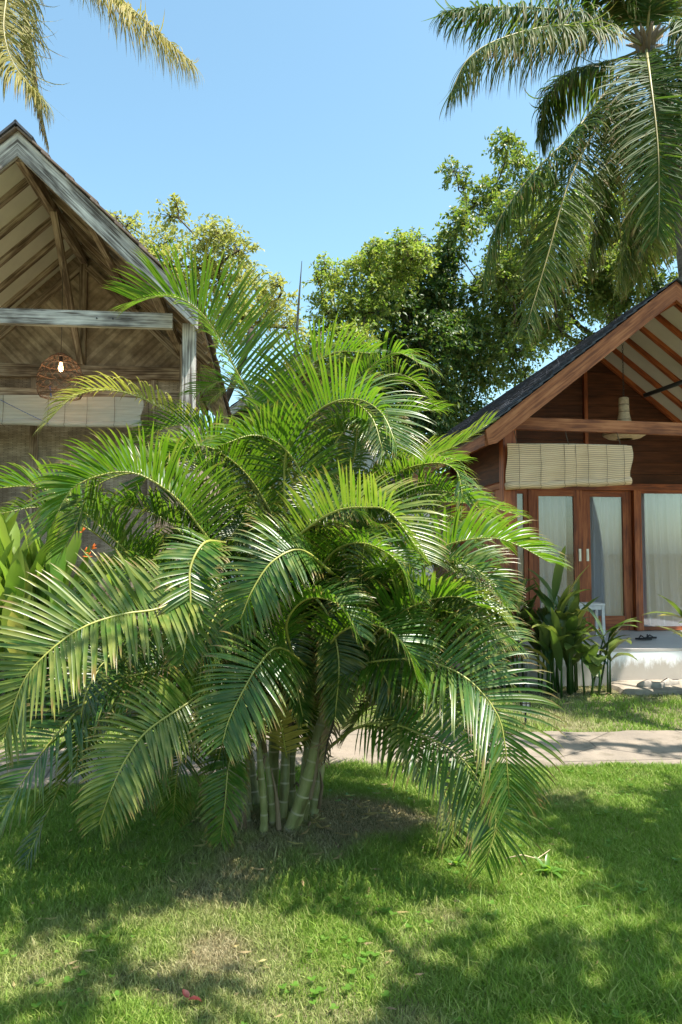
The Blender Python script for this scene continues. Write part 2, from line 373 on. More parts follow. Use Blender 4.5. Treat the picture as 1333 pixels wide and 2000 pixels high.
# ------------------------------------------------------------ grass
m, n, p, o = newmat('grass blade'); M['grass'] = m
at = nd(n, 'ShaderNodeAttribute', attribute_name='tint'); sp = nd(n, 'ShaderNodeSeparateColor'); n.links.new(at.outputs['Color'], sp.inputs[0])
gi = nd(n, 'ShaderNodeNewGeometry')
g = ramp(n, gi.outputs['Random Per Island'], [(0.0, (0.11, 0.18, 0.02)), (0.5, (0.19, 0.29, 0.04)), (0.85, (0.28, 0.35, 0.07)), (1.0, (0.40, 0.38, 0.13))])
dry = ramp(n, gi.outputs['Random Per Island'], [(0.0, (0.22, 0.18, 0.09)), (1.0, (0.46, 0.39, 0.23))])
c = mixc(n, sp.outputs[0], g, dry)
n.links.new(c, p.inputs['Base Color']); p.inputs['Roughness'].default_value = 0.55; p.inputs['Specular IOR Level'].default_value = 0.3
tr = nd(n, 'ShaderNodeBsdfTranslucent'); n.links.new(mixc(n, sp.outputs[0], (0.22, 0.42, 0.04), (0.4, 0.32, 0.18)), tr.inputs[0])
ms = nd(n, 'ShaderNodeMixShader'); ms.inputs[0].default_value = 0.35
n.links.new(p.outputs[0], ms.inputs[1]); n.links.new(tr.outputs[0], ms.inputs[2]); n.links.new(ms.outputs[0], o.inputs[0])

def vnoise(x, y, s, seed):
    """cheap smooth value noise"""
    r = np.random.default_rng(seed).random((256, 256))
    x = x * s + 1000; y = y * s + 1000; xi = np.floor(x).astype(int); yi = np.floor(y).astype(int)
    fx = x - xi; fy = y - yi; fx = fx * fx * (3 - 2 * fx); fy = fy * fy * (3 - 2 * fy)
    g_ = lambda a, b: r[a % 256, b % 256]
    return (g_(xi, yi) * (1 - fx) + g_(xi + 1, yi) * fx) * (1 - fy) + (g_(xi, yi + 1) * (1 - fx) + g_(xi + 1, yi + 1) * fx) * fy
def dryness(x, y):
    d = 0.55 * vnoise(x, y, 1.5, 1) + 0.3 * vnoise(x, y, 4.5, 2) + 0.15 * vnoise(x, y, 13, 3)
    d = d - 0.19
    for px, py, r, k in ((740, 1600, .24, .55), (860, 1790, .17, .45), (480, 1690, .24, .14), (580, 1660, .2, .15), (330, 1620, .35, .06), (430, 1860, .13, .35),  (700, 1720, .3, .06), (650, 1600, .2, .3),
                         (250, 1600, .3, .10), (1250, 1345, .5, .4), (1050, 1350, .5, .3), (1150, 1425, .5, .25), (560, 1720, .4, .18), (900, 1420, .6, .3)):
        q = G(px, py); d = d + k * np.exp(-((x - q.x) ** 2 + (y - q.y) ** 2) / (2 * r * r) * 1.6)
    q = G(1150, 1600); d = d - .12 * np.exp(-((x - q.x) ** 2 + (y - q.y) ** 2) / 1.2)
    return d
def grass(N, y0, y1, hmul, wmul, clump=0.5):
    # sampled uniform in the view fan
    y = y0 + (y1 - y0) * rng.random(N) ** 0.9
    x = (rng.random(N) * 2 - 1) * (0.60 * y + 0.25 + 1.5 * rng.random(N) ** 2.5)
    cl = vnoise(x, y, 9, 5); d = dryness(x, y)
    pa, pb = path_edges(x)
    keep = ((y < pa + 0.015 * rng.standard_normal(N)) | (y > pb + 0.03 * rng.standard_normal(N)))
    keep &= rng.random(N) < np.clip(1.35 - 1.35 * np.clip((d - 0.5) / 0.35, 0, 1) + 0.25, 0.5, 1) * (0.55 + 0.6 * cl)
    keep &= ~((y > 8.5) & (x > 1.7)) & ~((y > 7.1) & (x < -1.4))
    x, y, d, cl = x[keep], y[keep], d[keep], cl[keep]; k = len(x)
    z = gz(x, y)
    h = (0.022 + 0.030 * cl * rng.random(k) + 0.012 * rng.random(k) + 0.03 * (rng.random(k) > .97)) * hmul * np.clip(1.25 - (d - .35) * 1.6, 0.45, 1.2)
    lush = vnoise(x, y, 1.1, 9); h = h * (0.7 + 0.8 * lush)
    wd = (0.0011 + 0.0012 * rng.random(k)) * wmul
    az = rng.random(k) * 2 * pi; lean = 0.25 + 0.75 * rng.random(k)
    dx, dy = np.cos(az), np.sin(az); fa = rng.random(k) * 2 * pi; wx, wy = np.cos(fa) * wd, np.sin(fa) * wd
    st = []
    for t, ww in ((0, 1), (0.5, 0.85)):
        bx = x + dx * h * lean * t * t; by = y + dy * h * lean * t * t; bz = z + h * t * (1 - .12 * lean * t)
        st += [np.stack([bx - wx * ww, by - wy * ww, bz], -1), np.stack([bx + wx * ww, by + wy * ww, bz], -1)]
    st.append(np.stack([x + dx * h * lean, y + dy * h * lean, z + h * (1 - .3 * lean)], -1))
    V = np.stack(st, 1).reshape(-1, 3); b = np.arange(k)[:, None] * 5
    tint = np.zeros((k, 3)); tint[:, 0] = np.clip((d - 0.40) * 2.6 + 0.35 * (rng.random(k) - .5), 0, 1)
    mb = MB(); mb.v.append(V); mb.uv.append(np.zeros((len(V), 2))); mb.t.append(np.repeat(tint, 5, 0)); mb.n = len(V)
    mb.f.append(b + np.array([0, 1, 3, 2])); mb.f.append(b + np.array([2, 3, 4])); mb.sm.append((2 * k, True))
    return mb
g1 = grass(820000, 1.6, 5.5, 0.85, 1.0)
g2 = grass(110000, 5.0, 9.5, 1.15, 2.0)
for g_x in (g2, grass(12000, 2.1, 5.4, 1.15, 1.7)):
    for a_ in ('v', 'uv', 't'): getattr(g1, a_).extend(getattr(g_x, a_))
    g1.f.extend([f + g1.n for f in g_x.f]); g1.sm.extend(g_x.sm); g1.n += g_x.n
wm = MB()
for i in range(900):
    y = 2.2 + 3.0 * rng.random(); x = (rng.random() * 2 - 1) * .55 * y
    if vnoise(np.array(x), np.array(y), 2.2, 31) < .58: continue
    z = float(gz(x, y)) + .018 + .02 * rng.random(); lr = .005 + .007 * rng.random(); a0_ = rng.random() * 6
    for k_ in range(3):
        a = a0_ + k_ * 2.1; cx, cy = x + cos(a) * lr, y + sin(a) * lr
        V = [(x, y, z)] + [(cx + lr * .9 * cos(b), cy + lr * .9 * sin(b), z + .25 * lr * (1 + cos(b - a))) for b in (a - 2.2, a - 1.2, a - .3, a + .3, a + 1.2, a + 2.2)]
        wm.add(V, [(0, 1, 2), (0, 2, 3), (0, 3, 4), (0, 4, 5), (0, 5, 6)], None, (0.05, 0, 0))
tag(wm.build('clover', M['paddle_l']), 'small round-leaved clover creeping among the lawn grass', 'clover', kind='stuff')
tag(g1.build('lawn_grass', M['grass']), 'short green lawn grass with dry straw patches round the palm', 'grass', kind='stuff')

# dead leaf litter at the foot of the palm
lm = MB()
def litter(mb, x, y, ln, seed=None):
    a = rng.random() * 2 * pi; d = np.array([cos(a), sin(a), 0]); s = np.array([-sin(a), cos(a), 0]); z = float(gz(x, y)) + 0.008 + 0.02 * rng.random()
    c = np.array([x, y, z]); w_ = ln * (0.07 + .1 * rng.random()); up = np.array([0, 0, 1.0]); cu = ln * .15 * rng.random()
    V = [c - d * ln / 2 + up * cu, c - s * w_, c + up * .006, c + s * w_, c + d * ln / 2 + up * cu * rng.random()]
    mb.add(V, [(0, 1, 2), (0, 2, 3), (1, 4, 2), (2, 4, 3)], None, (rng.random() * .6, rng.random() * .5, 0))
for i in range(90):
    r_ = abs(rng.standard_normal()) * 0.5; a = rng.random() * 2 * pi
    litter(lm, -0.30 + r_ * cos(a) * 1.3 + .15, 3.95 + r_ * sin(a), 0.03 + 0.09 * rng.random())
for i in range(45):
    q = G(740 + rng.standard_normal() * 60, 1595 + rng.standard_normal() * 25); litter(lm, q.x, q.y, .03 + .06 * rng.random())
for i in range(160):
    y = 2.3 + 3 * rng.random(); litter(lm, (rng.random() * 2 - 1) * .5 * y, y, .02 + .04 * rng.random())
for i in range(90):
    litter(lm, 1.8 + 2.8 * rng.random(), 7.6 + .8 * rng.random(), .03 + .06 * rng.random())
tag(lm.build('leaf_litter', M['dead']), 'scattered brown dead leaf litter at the foot of the palm', 'leaf litter', kind='stuff')

# ------------------------------------------------------------ palm fronds
def catmull(pts, n=60):
    pts = [np.array(p, float) for p in pts]
    pts = [2 * pts[0] - pts[1]] + pts + [2 * pts[-1] - pts[-2]]
    out = []
    seg = len(pts) - 3
    for i in range(seg):
        p0, p1, p2, p3 = pts[i:i + 4]
        for t in np.linspace(0, 1, n // seg + 1, endpoint=(i == seg - 1)):
            out.append(0.5 * ((2 * p1) + (-p0 + p2) * t + (2 * p0 - 5 * p1 + 4 * p2 - p3) * t * t + (-p0 + 3 * p1 - 3 * p2 + p3) * t ** 3))
    return np.array(out)
def nrm(a): return a / np.maximum(np.linalg.norm(a, axis=-1, keepdims=True), 1e-9)
def frond(pts, L, n=46, s0=0.22, lift=28, twist=0, droop=0.5, width=0.0070, a0=76, a1=40, yel=0.0, brn=0.0, r0=0.0068, mat='areca', rmat='rachis', parent=None, seg=7, jit=0.45, ztip=None, fold=0.35, name='frond', ragged=0.05, roll=0.0, mature=0.0):  # mature: strength of the dark leaf tint that paints in interior shade
    c = catmull(pts, 60); dl = np.linalg.norm(np.diff(c, axis=0), axis=1); s = np.concatenate([[0], np.cumsum(dl)]); s /= s[-1]
    T = nrm(np.gradient(c, axis=0))
    Sv = np.cross(T, [0, 0, 1.0]); ln = np.linalg.norm(Sv, axis=1)
    ch = c[-1] - c[0]; ch[2] = 0; ch = nrm(ch); base = np.cross(ch, [0, 0, 1.0])
    # keep the side vector steady where the rachis is near vertical or turns over
    Sv = nrm(Sv) ; Sv = np.where((Sv @ base)[:, None] < 0, -Sv, Sv); wgt = np.clip(ln * 1.6, 0, 1)[:, None]
    Sv = nrm(Sv * wgt + base * (1 - wgt)); Sv = nrm(Sv - T * np.sum(Sv * T, 1, keepdims=True)); Nv = np.cross(Sv, T)
    tw = R(twist) + np.radians(roll) * s[:, None]; S2 = Sv * np.cos(tw) + Nv * np.sin(tw); N2 = Nv * np.cos(tw) - Sv * np.sin(tw)
    mb = MB()
    for side in (-1, 1):
        u = np.linspace(0, 1, n); u = u ** 0.92
        ss = s0 + (1 - s0) * u * 0.995 + (0.3 / n) * side * .5
        ss = np.clip(ss + rng.standard_normal(n) * 0.15 / n, 0, .999)
        it = lambda A: np.stack([np.interp(ss, s, A[:, k]) for k in range(3)], -1)
        p = it(c); t = nrm(it(T)); sv = nrm(it(S2)); nv = nrm(it(N2))
        prof = np.interp(u, [0, .08, .3, .6, .85, 1], [.60, .85, 1.0, .97, .74, .45])
        l = L * prof * (1 + 0.07 * jit * rng.standard_normal(n)); 
        if ragged: l = l * np.where(rng.random(n) < ragged, .3 + .5 * rng.random(n), 1)
        a = np.radians(a0 + (a1 - a0) * u ** 1.7 + 4 * jit * rng.standard_normal(n))[:, None]
        be = np.radians(lift * (1 - .35 * u) + 7 * jit * rng.standard_normal(n))[:, None]
        d = np.cos(a) * t + np.sin(a) * (side * sv * np.cos(be) + nv * np.sin(be)); d = nrm(d)
        wv = nrm(t - d * np.sum(t * d, 1, keepdims=True))
        tl = np.radians(12 * jit * rng.standard_normal(n))[:, None]
        nn = np.cross(wv, d); wv = wv * np.cos(tl) + nn * np.sin(tl)
        dr = droop * (1 + .35 * jit * rng.standard_normal(n))[:, None]
        wd = width * (0.85 + .3 * rng.random(n))[:, None] * np.interp(u, [0, .1, .8, 1], [.7, 1, .9, .6])[:, None]
        st = []; q = p.copy(); tints = []
        for k in range(seg + 1):
            x = k / seg
            wp = np.interp(x, [0, .1, .3, .65, .88, 1], [.35, .85, 1, .85, .42, .03])
            nn = nrm(np.cross(wv, d))
            st += [q - wv * wd * wp, q - nn * wd * wp * fold * side * np.sign(np.sum(nn * nv, 1, keepdims=True) * side + 1e-9), q + wv * wd * wp]
            yl = np.clip(yel + 0.25 * x ** 3 + .10 * rng.standard_normal(n), 0, 1); bb = np.clip(brn + (x > .84) * 0.7 * (rng.random(n) < .45), 0, 1)
            tt = np.stack([yl, bb, np.full(n, mature)], -1); tints += [tt, tt, tt]  # mature fills the blue channel, the painted shade
            d = nrm(d + np.array([0, 0, -1.0]) * dr * (1.7 * x * x + .06) / seg * 2.2)
            wv = nrm(wv - d * np.sum(wv * d, 1, keepdims=True))
            q = q + d * l[:, None] / seg
        V = np.stack(st, 1).reshape(-1, 3); tint = np.stack(tints, 1).reshape(-1, 3); m3 = 3 * (seg + 1)
        b = np.arange(n)[:, None, None] * m3 + np.arange(seg)[None, :, None] * 3
        f = np.concatenate([b + np.array([0, 1, 4, 3]), b + np.array([1, 2, 5, 4])], 1).reshape(-1, 4)
        mb.add(V, f, None, tint, True)
    o = mb.build(name, M[mat], parent)
    rb = MB(); idx = np.linspace(0, len(c) - 1, 26).astype(int)
    rb.tube([c[i] for i in idx], [r0 * (1 - .85 * s[i]) + .0012 for i in idx], 6)
    rb.build('midrib', M[rmat], o)
    return o

areca = empty('areca_palm', G(540, 1640), 0, 'large clumping palm with arching feathery green fronds and several ringed green stems on the lawn', 'palm')
AO = areca.location.copy(); AO.z = 0; areca.location = AO
def rel(v): v = Vector(v) - AO; return (v.x, v.y, v.z)
def PR(px, py, Y): return rel(P(px, py, Y))
# (points (px,py,depth)...), leaflet length, options
FR = [
 # upper crown
 ([(600,1010,4.3),(535,860,4.2),(468,735,4.1),(400,618,4.0),(335,578,3.95),(262,588,3.9)], .44, dict(lift=48, n=80, droop=.30, twist=-20)),
 ([(600,1020,4.5),(560,850,4.5),(585,740,4.4),(650,690,4.3),(725,690,4.2)], .36, dict(lift=50, droop=.35, n=44)),
 ([(620,1000,4.6),(650,850,4.6),(705,740,4.5),(770,690,4.4),(830,715,4.3)], .36, dict(lift=25, droop=.9, n=44)),
 ([(560,1050,4.0),(560,880,3.9),(625,800,3.8),(692,779,3.7),(745,806,3.6),(775,870,3.5)], .36, dict(lift=52, droop=.45, n=50)),
 ([(560,1100,3.7),(580,1050,3.5),(652,1000,3.35),(715,991,3.25),(765,1003,3.15),(828,1090,3.05)], .27, dict(lift=55, droop=.35, n=48, yel=.16)),
 ([(520,1180,3.8),(410,1055,3.6),(361,990,3.5),(319,952,3.45),(263,924,3.4),(204,926,3.35),(140,956,3.3),(100,1030,3.25)], .33, dict(lift=52, droop=.40, n=58, s0=.32)),
 ([(470,1230,4.0),(300,1120,3.9),(225,1055,3.8),(178,1012,3.75),(127,973,3.7),(64,950,3.65),(-20,955,3.6)], .31, dict(lift=48, droop=.45, n=50, s0=.3)),
 ([(540,1050,4.9),(440,900,4.8),(375,837,4.7),(319,800,4.65),(262,772,4.6),(202,762,4.55),(142,776,4.5),(92,825,4.45)], .33, dict(lift=25, droop=.75, n=50, yel=.6, s0=.3)),
 ([(500,1200,3.6),(400,1160,3.35),(306,1190,3.2),(238,1200,3.1),(157,1228,3.0),(85,1283,2.92),(42,1340,2.9),(8,1440,2.9)], .31, dict(twist=50, lift=22, droop=.25, n=60, yel=.14, s0=.28, width=.0088)),  # pale yellow tint paints in the sunlit sheen on this frond
 ([(540,1350,3.7),(430,1340,3.4),(350,1385,3.2),(285,1430,3.1),(245,1485,3.05),(219,1540,3.0),(194,1610,3.0)], .21, dict(twist=62, lift=18, droop=.35, n=52, yel=.14, s0=.35)),  # yellow tint again stands in for sun sheen
 ([(600,1300,3.6),(545,1265,3.35),(505,1300,3.2),(475,1350,3.15),(448,1405,3.12),(435,1450,3.1)], .25, dict(twist=50, lift=14, droop=.3, n=42, s0=.18)),
 ([(440,1060,3.6),(400,1060,3.4),(372,1110,3.3),(372,1180,3.25),(358,1290,3.25)], .19, dict(twist=25, lift=10, droop=.30, n=34, s0=.15, width=.009)),
 ([(650,1120,3.5),(590,1075,3.3),(535,1095,3.2),(495,1150,3.15),(470,1210,3.15)], .24, dict(twist=45, lift=12, droop=.35, n=38)),
 ([(620,1250,3.9),(740,1150,3.7),(810,1100,3.6),(881,1062,3.5),(959,1051,3.45),(1016,1067,3.4),(1072,1098,3.35)], .31, dict(lift=50, droop=.45, n=52, s0=.3)),
 ([(660,1250,4.0),(780,1130,3.8),(860,1093,3.7),(906,1102,3.65),(949,1127,3.6),(985,1180,3.6)], .27, dict(twist=-25, lift=35, droop=.35, n=44, s0=.3)),
 ([(640,1150,4.6),(740,1030,4.5),(840,985,4.4),(930,985,4.35),(1010,1005,4.3)], .32, dict(lift=30, droop=.6, n=46)),
 ([(620,1050,4.4),(733,945,4.3),(805,905,4.25),(886,873,4.2),(952,830,4.15)], .31, dict(lift=25, droop=.25, n=44, yel=.12, a0=50)),
 ([(650,1050,4.2),(760,935,4.1),(840,905,4.0),(890,918,3.95),(905,975,3.9)], .28, dict(lift=20, droop=.7, n=40, yel=.05)),
 ([(620,1380,3.9),(680,1310,3.7),(733,1292,3.6),(806,1288,3.5),(879,1306,3.4),(936,1347,3.35),(981,1420,3.3),(995,1560,3.28)], .38, dict(twist=-38, lift=25, droop=.5, n=60, s0=.2)),
 ([(620,1480,3.9),(700,1420,3.7),(770,1415,3.6),(823,1435,3.5),(891,1471,3.4),(936,1527,3.35),(969,1600,3.3),(948,1690,3.28)], .30, dict(twist=-50, lift=18, droop=.45, n=50, s0=.25)),
 ([(640,1330,4.1),(740,1250,4.0),(830,1215,3.9),(920,1205,3.85),(1005,1250,3.8)], .33, dict(twist=-25, lift=30, droop=.5, n=48)),
 ([(640,1260,4.2),(760,1180,4.1),(850,1150,4.0),(930,1160,3.95),(990,1215,3.9)], .28, dict(lift=30, droop=.55, n=46, yel=.28)),
 ([(660,1330,3.8),(740,1230,3.6),(815,1180,3.5),(890,1165,3.4),(940,1185,3.35)], .27, dict(lift=50, droop=.3, n=42)),
 ([(500,1330,3.7),(400,1300,3.5),(300,1310,3.4),(200,1345,3.35),(106,1440,3.25),(42,1530,3.2),(-20,1620,3.2)], .28, dict(twist=35, lift=20, droop=.5, n=50)),
 ([(500,1330,3.9),(400,1265,3.7),(300,1270,3.6),(210,1310,3.5),(150,1400,3.5)], .30, dict(twist=30, lift=22, droop=.5, n=46)),
 ([(540,1420,3.7),(450,1385,3.5),(370,1400,3.4),(310,1450,3.35),(280,1540,3.3)], .26, dict(twist=40, lift=18, droop=.6, n=42)),
 ([(500,1450,3.8),(470,1440,3.6),(448,1490,3.5),(440,1570,3.45),(432,1640,3.45)], .16, dict(lift=20, droop=.4, n=34)),
 # behind, filling the crown
 ([(600,1050,4.7),(660,940,4.7),(720,860,4.7),(790,810,4.7),(860,800,4.7)], .33, dict(lift=25, droop=.5)),
 ([(640,1050,4.5),(690,900,4.5),(700,820,4.4),(735,830,4.2),(765,905,4.1)], .27, dict(lift=5, droop=.8)),
 ([(560,1100,4.7),(450,970,4.7),(380,900,4.7),(300,880,4.7),(210,910,4.6)], .31, dict(lift=30, droop=.6)),
 ([(540,1150,4.5),(430,1080,4.5),(330,1060,4.5),(240,1090,4.4),(180,1150,4.4)], .32, dict(lift=30, droop=.6)),
 ([(520,1250,4.3),(400,1200,4.2),(290,1180,4.1),(200,1210,4.1),(140,1290,4.1)], .32, dict(lift=30, droop=.6)),
 ([(640,1150,4.7),(700,1020,4.8),(760,930,4.8),(830,890,4.8),(900,900,4.8)], .31, dict(lift=35, droop=.5)),
 ([(650,1200,4.5),(720,1090,4.5),(800,1040,4.5),(880,1040,4.5),(960,1090,4.4)], .31, dict(lift=35, droop=.5)),
 ([(650,1300,4.4),(740,1190,4.4),(820,1160,4.4),(900,1180,4.4),(960,1260,4.3)], .30, dict(lift=30, droop=.6)),
 ([(640,1400,4.2),(720,1330,4.1),(800,1320,4.1),(880,1360,4.0),(930,1440,4.0)], .29, dict(lift=30, droop=.6)),
 ([(480,1400,4.2),(380,1350,4.2),(280,1370,4.2),(190,1430,4.2),(150,1500,4.1)], .28, dict(lift=30, droop=.6)),
 ([(560,1000,4.4),(520,850,4.5),(500,780,4.6),(440,745,4.7),(380,770,4.8)], .28, dict(lift=30, droop=.5)),
 ([(570,1080,4.2),(500,950,4.1),(440,890,4.0),(380,870,3.9),(310,900,3.8)], .30, dict(lift=45, droop=.4)),
 ([(600,1080,4.0),(600,960,3.9),(560,880,3.8),(500,850,3.7),(430,870,3.6)], .30, dict(lift=48, droop=.4)),
 ([(600,1180,3.9),(640,1090,3.7),(700,1060,3.5),(770,1090,3.4),(810,1160,3.35)], .26, dict(lift=35, droop=.5)),
 ([(560,1240,3.7),(480,1180,3.5),(430,1190,3.4),(400,1260,3.3),(390,1340,3.3)], .24, dict(lift=25, droop=.5)),
 ([(600,1330,3.7),(660,1240,3.5),(730,1220,3.4),(790,1260,3.3),(820,1340,3.3)], .26, dict(lift=35, droop=.5)),
 ([(580,1300,3.6),(560,1220,3.4),(600,1170,3.3),(660,1180,3.2),(700,1240,3.15)], .22, dict(lift=40, droop=.5)),
 ([(600,1150,3.7),(640,1200,3.6),(662,1290,3.55),(655,1400,3.55)], .17, dict(lift=20, droop=.4, twist=-20, mature=.6, n=48)),  # dark tint on the centre fronds imitates the shaded interior
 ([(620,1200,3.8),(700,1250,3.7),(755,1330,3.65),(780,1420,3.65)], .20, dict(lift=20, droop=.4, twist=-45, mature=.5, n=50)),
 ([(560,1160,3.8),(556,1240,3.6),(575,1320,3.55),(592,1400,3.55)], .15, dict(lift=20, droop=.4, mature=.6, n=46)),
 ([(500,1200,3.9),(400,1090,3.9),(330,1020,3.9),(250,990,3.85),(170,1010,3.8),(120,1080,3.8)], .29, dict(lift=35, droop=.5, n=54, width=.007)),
 ([(480,1250,3.8),(380,1150,3.7),(290,1110,3.6),(210,1120,3.55),(150,1180,3.5)], .27, dict(lift=30, droop=.5, n=54, width=.007, mature=.5)),  # mature here and below: dark tint painted in as interior shade
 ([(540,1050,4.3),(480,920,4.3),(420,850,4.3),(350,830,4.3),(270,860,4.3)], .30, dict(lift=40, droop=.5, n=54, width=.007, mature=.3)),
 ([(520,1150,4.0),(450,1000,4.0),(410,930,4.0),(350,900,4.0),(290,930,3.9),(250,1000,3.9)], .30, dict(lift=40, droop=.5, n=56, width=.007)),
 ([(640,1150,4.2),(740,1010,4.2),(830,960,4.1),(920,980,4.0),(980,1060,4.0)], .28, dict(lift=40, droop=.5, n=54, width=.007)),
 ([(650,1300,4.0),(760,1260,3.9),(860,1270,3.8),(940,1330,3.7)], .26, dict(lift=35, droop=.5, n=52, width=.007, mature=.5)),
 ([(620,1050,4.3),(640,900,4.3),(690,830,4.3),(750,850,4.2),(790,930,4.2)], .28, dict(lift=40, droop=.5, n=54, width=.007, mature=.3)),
]
for pts, L, kw in FR:
    kw = dict(kw); kw['droop'] = kw.get('droop', .5) * 1.0 + .08; kw['n'] = int(kw.get('n', 46) * 1.22)
    frond([PR(*q) for q in pts], L * 1.02, parent=areca, **kw)
for i, (pts, L, kw) in enumerate(FR):
    if i in (0, 4, 7, 26) or i > 42: continue
    kw = dict(kw); kw['n'] = 56; kw['width'] = .0062; kw['mature'] = .3 + .7 * rng.random(); kw['twist'] = kw.get('twist', 0) * .6 + rng.normal() * 18; kw['yel'] = .08 * rng.random()  # copies get darker leaf colour in place of shade between fronds
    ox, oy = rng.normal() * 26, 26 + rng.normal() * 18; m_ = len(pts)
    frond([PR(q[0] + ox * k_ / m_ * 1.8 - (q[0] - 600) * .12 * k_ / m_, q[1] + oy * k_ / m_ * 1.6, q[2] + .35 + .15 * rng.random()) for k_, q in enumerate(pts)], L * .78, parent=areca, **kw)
# fronds of the inner crown and the far side, free-growing
stems = []
def rnd_frond(base, az, el, ln, **kw):
    d = Vector((cos(az) * cos(el), sin(az) * cos(el), sin(el))); p = Vector(base); pts = [p.copy()]
    for i in range(5):
        p = p + d * ln / 5; pts.append(p.copy()); d = (d + Vector((0, 0, -1)) * 0.28 * (1 + i * .35)).normalized()
    return frond([tuple(q) for q in pts], parent=areca, **kw)
for i in range(1):
    a = rng.random() * 2 * pi; x = -0.05 + .28 * rng.standard_normal(); y = 0.25 + .25 * rng.standard_normal(); z = 0.55 + 1.0 * rng.random()
    rnd_frond((x, y, z), a, R(35 + 45 * rng.random()), 0.75 + .55 * rng.random(), L=.20 + .10 * rng.random(), n=52, width=.0055, lift=25, droop=.6, yel=.15 * rng.random(), mature=rng.random())  # random mature: dark tint as painted shade
# stems
def stem(pts, r, name='stem', ro=None):
    mb = MB(); c = catmull([PR(*q) for q in pts], 40)
    rad = np.interp(np.linspace(0, 1, len(c)), [0, .12, .5, 1], [r * 1.1, r * .84, r * .7, r * .5])
    rad = rad * (1 + .05 * np.sin(np.arange(len(c)) * 1.3))
    mb.tube(c, rad, 14); return mb.build(name, M['areca_stem'], areca)
for pts, r in [([(565,1632,3.92),(590,1560,3.9),(620,1450,3.9),(640,1360,3.95),(650,1230,4.0)], .045),
               ([(480,1640,3.95),(468,1570,4.0),(455,1480,4.05),(450,1350,4.1)], .062),
               ([(514,1645,3.85),(516,1580,3.85),(508,1480,3.85),(505,1380,3.9)], .026),
               ([(547,1615,4.0),(556,1540,4.0),(560,1440,4.05),(575,1300,4.1),(580,1150,4.1)], .033),
               ([(608,1600,4.1),(622,1520,4.12),(640,1420,4.2),(690,1290,4.3)], .038),
               ([(530,1600,4.2),(535,1480,4.2),(540,1300,4.2),(545,1100,4.3)], .04),
               ([(500,1600,4.25),(490,1500,4.3),(460,1350,4.3),(430,1250,4.3)], .038),
               ([(590,1590,4.3),(605,1450,4.35),(640,1250,4.4),(660,1050,4.4)], .038),
               ([(453,1640,4.0),(440,1580,4.0),(425,1500,4.0)], .02),
               ([(535,1640,3.95),(530,1560,3.95),(520,1480,3.98),(500,1380,4.0)], .022),
               ([(588,1625,4.0),(600,1560,4.0),(600,1480,4.05),(590,1380,4.1)], .024),
               ([(494,1640,4.05),(486,1560,4.08),(484,1470,4.1)], .024),
               ([(575,1600,4.15),(570,1480,4.2),(600,1300,4.3),(615,1000,4.4)], .03)]:
    stem(pts, r)
# dead hanging sheath, orange young frond, orange bracts, the unopened spear
frond([PR(*q) for q in [(648,1270,3.85),(640,1330,3.75),(652,1400,3.72),(640,1450,3.75),(634,1490,3.76)]], .10, n=34, s0=.05, lift=-10, droop=1.6, width=.006, brn=.25, mat='dead', rmat='bark', parent=areca, name='dead_frond', jit=2.5, a0=50, r0=.012)
frond([PR(*q) for q in [(560,1480,3.75),(552,1430,3.65),(545,1400,3.6),(540,1370,3.6)]], .14, n=26, s0=.1, lift=10, droop=.2, width=.008, yel=.8, brn=.35, parent=areca, name='orange_frond', a0=75, r0=.004)
def sheath(pts, r, brn):
    mb = MB(); c = catmull([PR(*q) for q in pts], 24); mb.tube(c, np.interp(np.linspace(0, 1, len(c)), [0, .4, 1], [r, r * .8, r * .2]), 8); return mb
for pts, r in [([(470,1640,3.9),(455,1590,3.88),(440,1540,3.86)], .018), ([(545,1620,3.86),(541,1560,3.84),(530,1500,3.85)], .014), ([(405,1300,3.9),(398,1210,3.9),(392,1150,3.9)], .02),
               ([(540,1240,3.6),(545,1200,3.6),(552,1160,3.6)], .022), ([(605,1560,3.9),(618,1500,3.88),(626,1440,3.86)], .014)]:
    sheath(pts, r, 1).build('leaf_sheath', M['dead'], areca)
for i in range(90):  # extra small fronds added to fill the interior, random dark tint as shade
    a = rng.random() * 2 * pi; b_ = (-.35 + 1.0 * rng.random(), -.10 + .55 * rng.random(), .70 + 1.0 * rng.random()); el = R(-5 + 65 * rng.random()); ln = .35 + .35 * rng.random()
    d = Vector((cos(a) * cos(el), sin(a) * cos(el) - .12, sin(el))).normalized(); p = Vector(b_); pts = [p.copy()]
    for k_ in range(4): p = p + d * ln / 4; pts.append(p.copy()); d = (d + Vector((0, 0, -.4))).normalized()
    frond([tuple(q) for q in pts], .18 + .08 * rng.random(), n=44, s0=.1, lift=20, droop=.5, twist=rng.normal() * 25, width=.0055, yel=.25 * rng.random() * (i % 5 == 0), mature=rng.random(), parent=areca, name='added_inner_frond', r0=.004)
for i in range(26):
    # papery old sheaths and split fibres round the stems
    a = rng.random() * 2 * pi; r_ = .22; b_ = Vector((-.03 + r_ * cos(a) * 1.2, .05 + r_ * sin(a) * .8, .05 + .9 * rng.random() ** 1.5)); mb = MB()
    paddle_pts = [b_, b_ + Vector((rng.normal() * .03, rng.normal() * .03, .12)), b_ + Vector((rng.normal() * .07, rng.normal() * .05, .22 - .3 * rng.random()))]
    mb.tube(paddle_pts, [.012, .009, .002], 5); mb.build('leaf_sheath', M['dead'], areca)
bm_ = MB()
for px, py in ((672,1296),(668,1310),(676,1285),(665,1322),(735,1318),(730,1300),(742,1290)):
    bm_ = MB(); q = Vector(PR(px, py, 3.75)); bm_.tube([q, q + Vector((.012, 0, .02)), q + Vector((.03, 0, .02))], [.006, .007, .002], 6)
    bm_.build('fruit_stalk', M['orange'], areca)
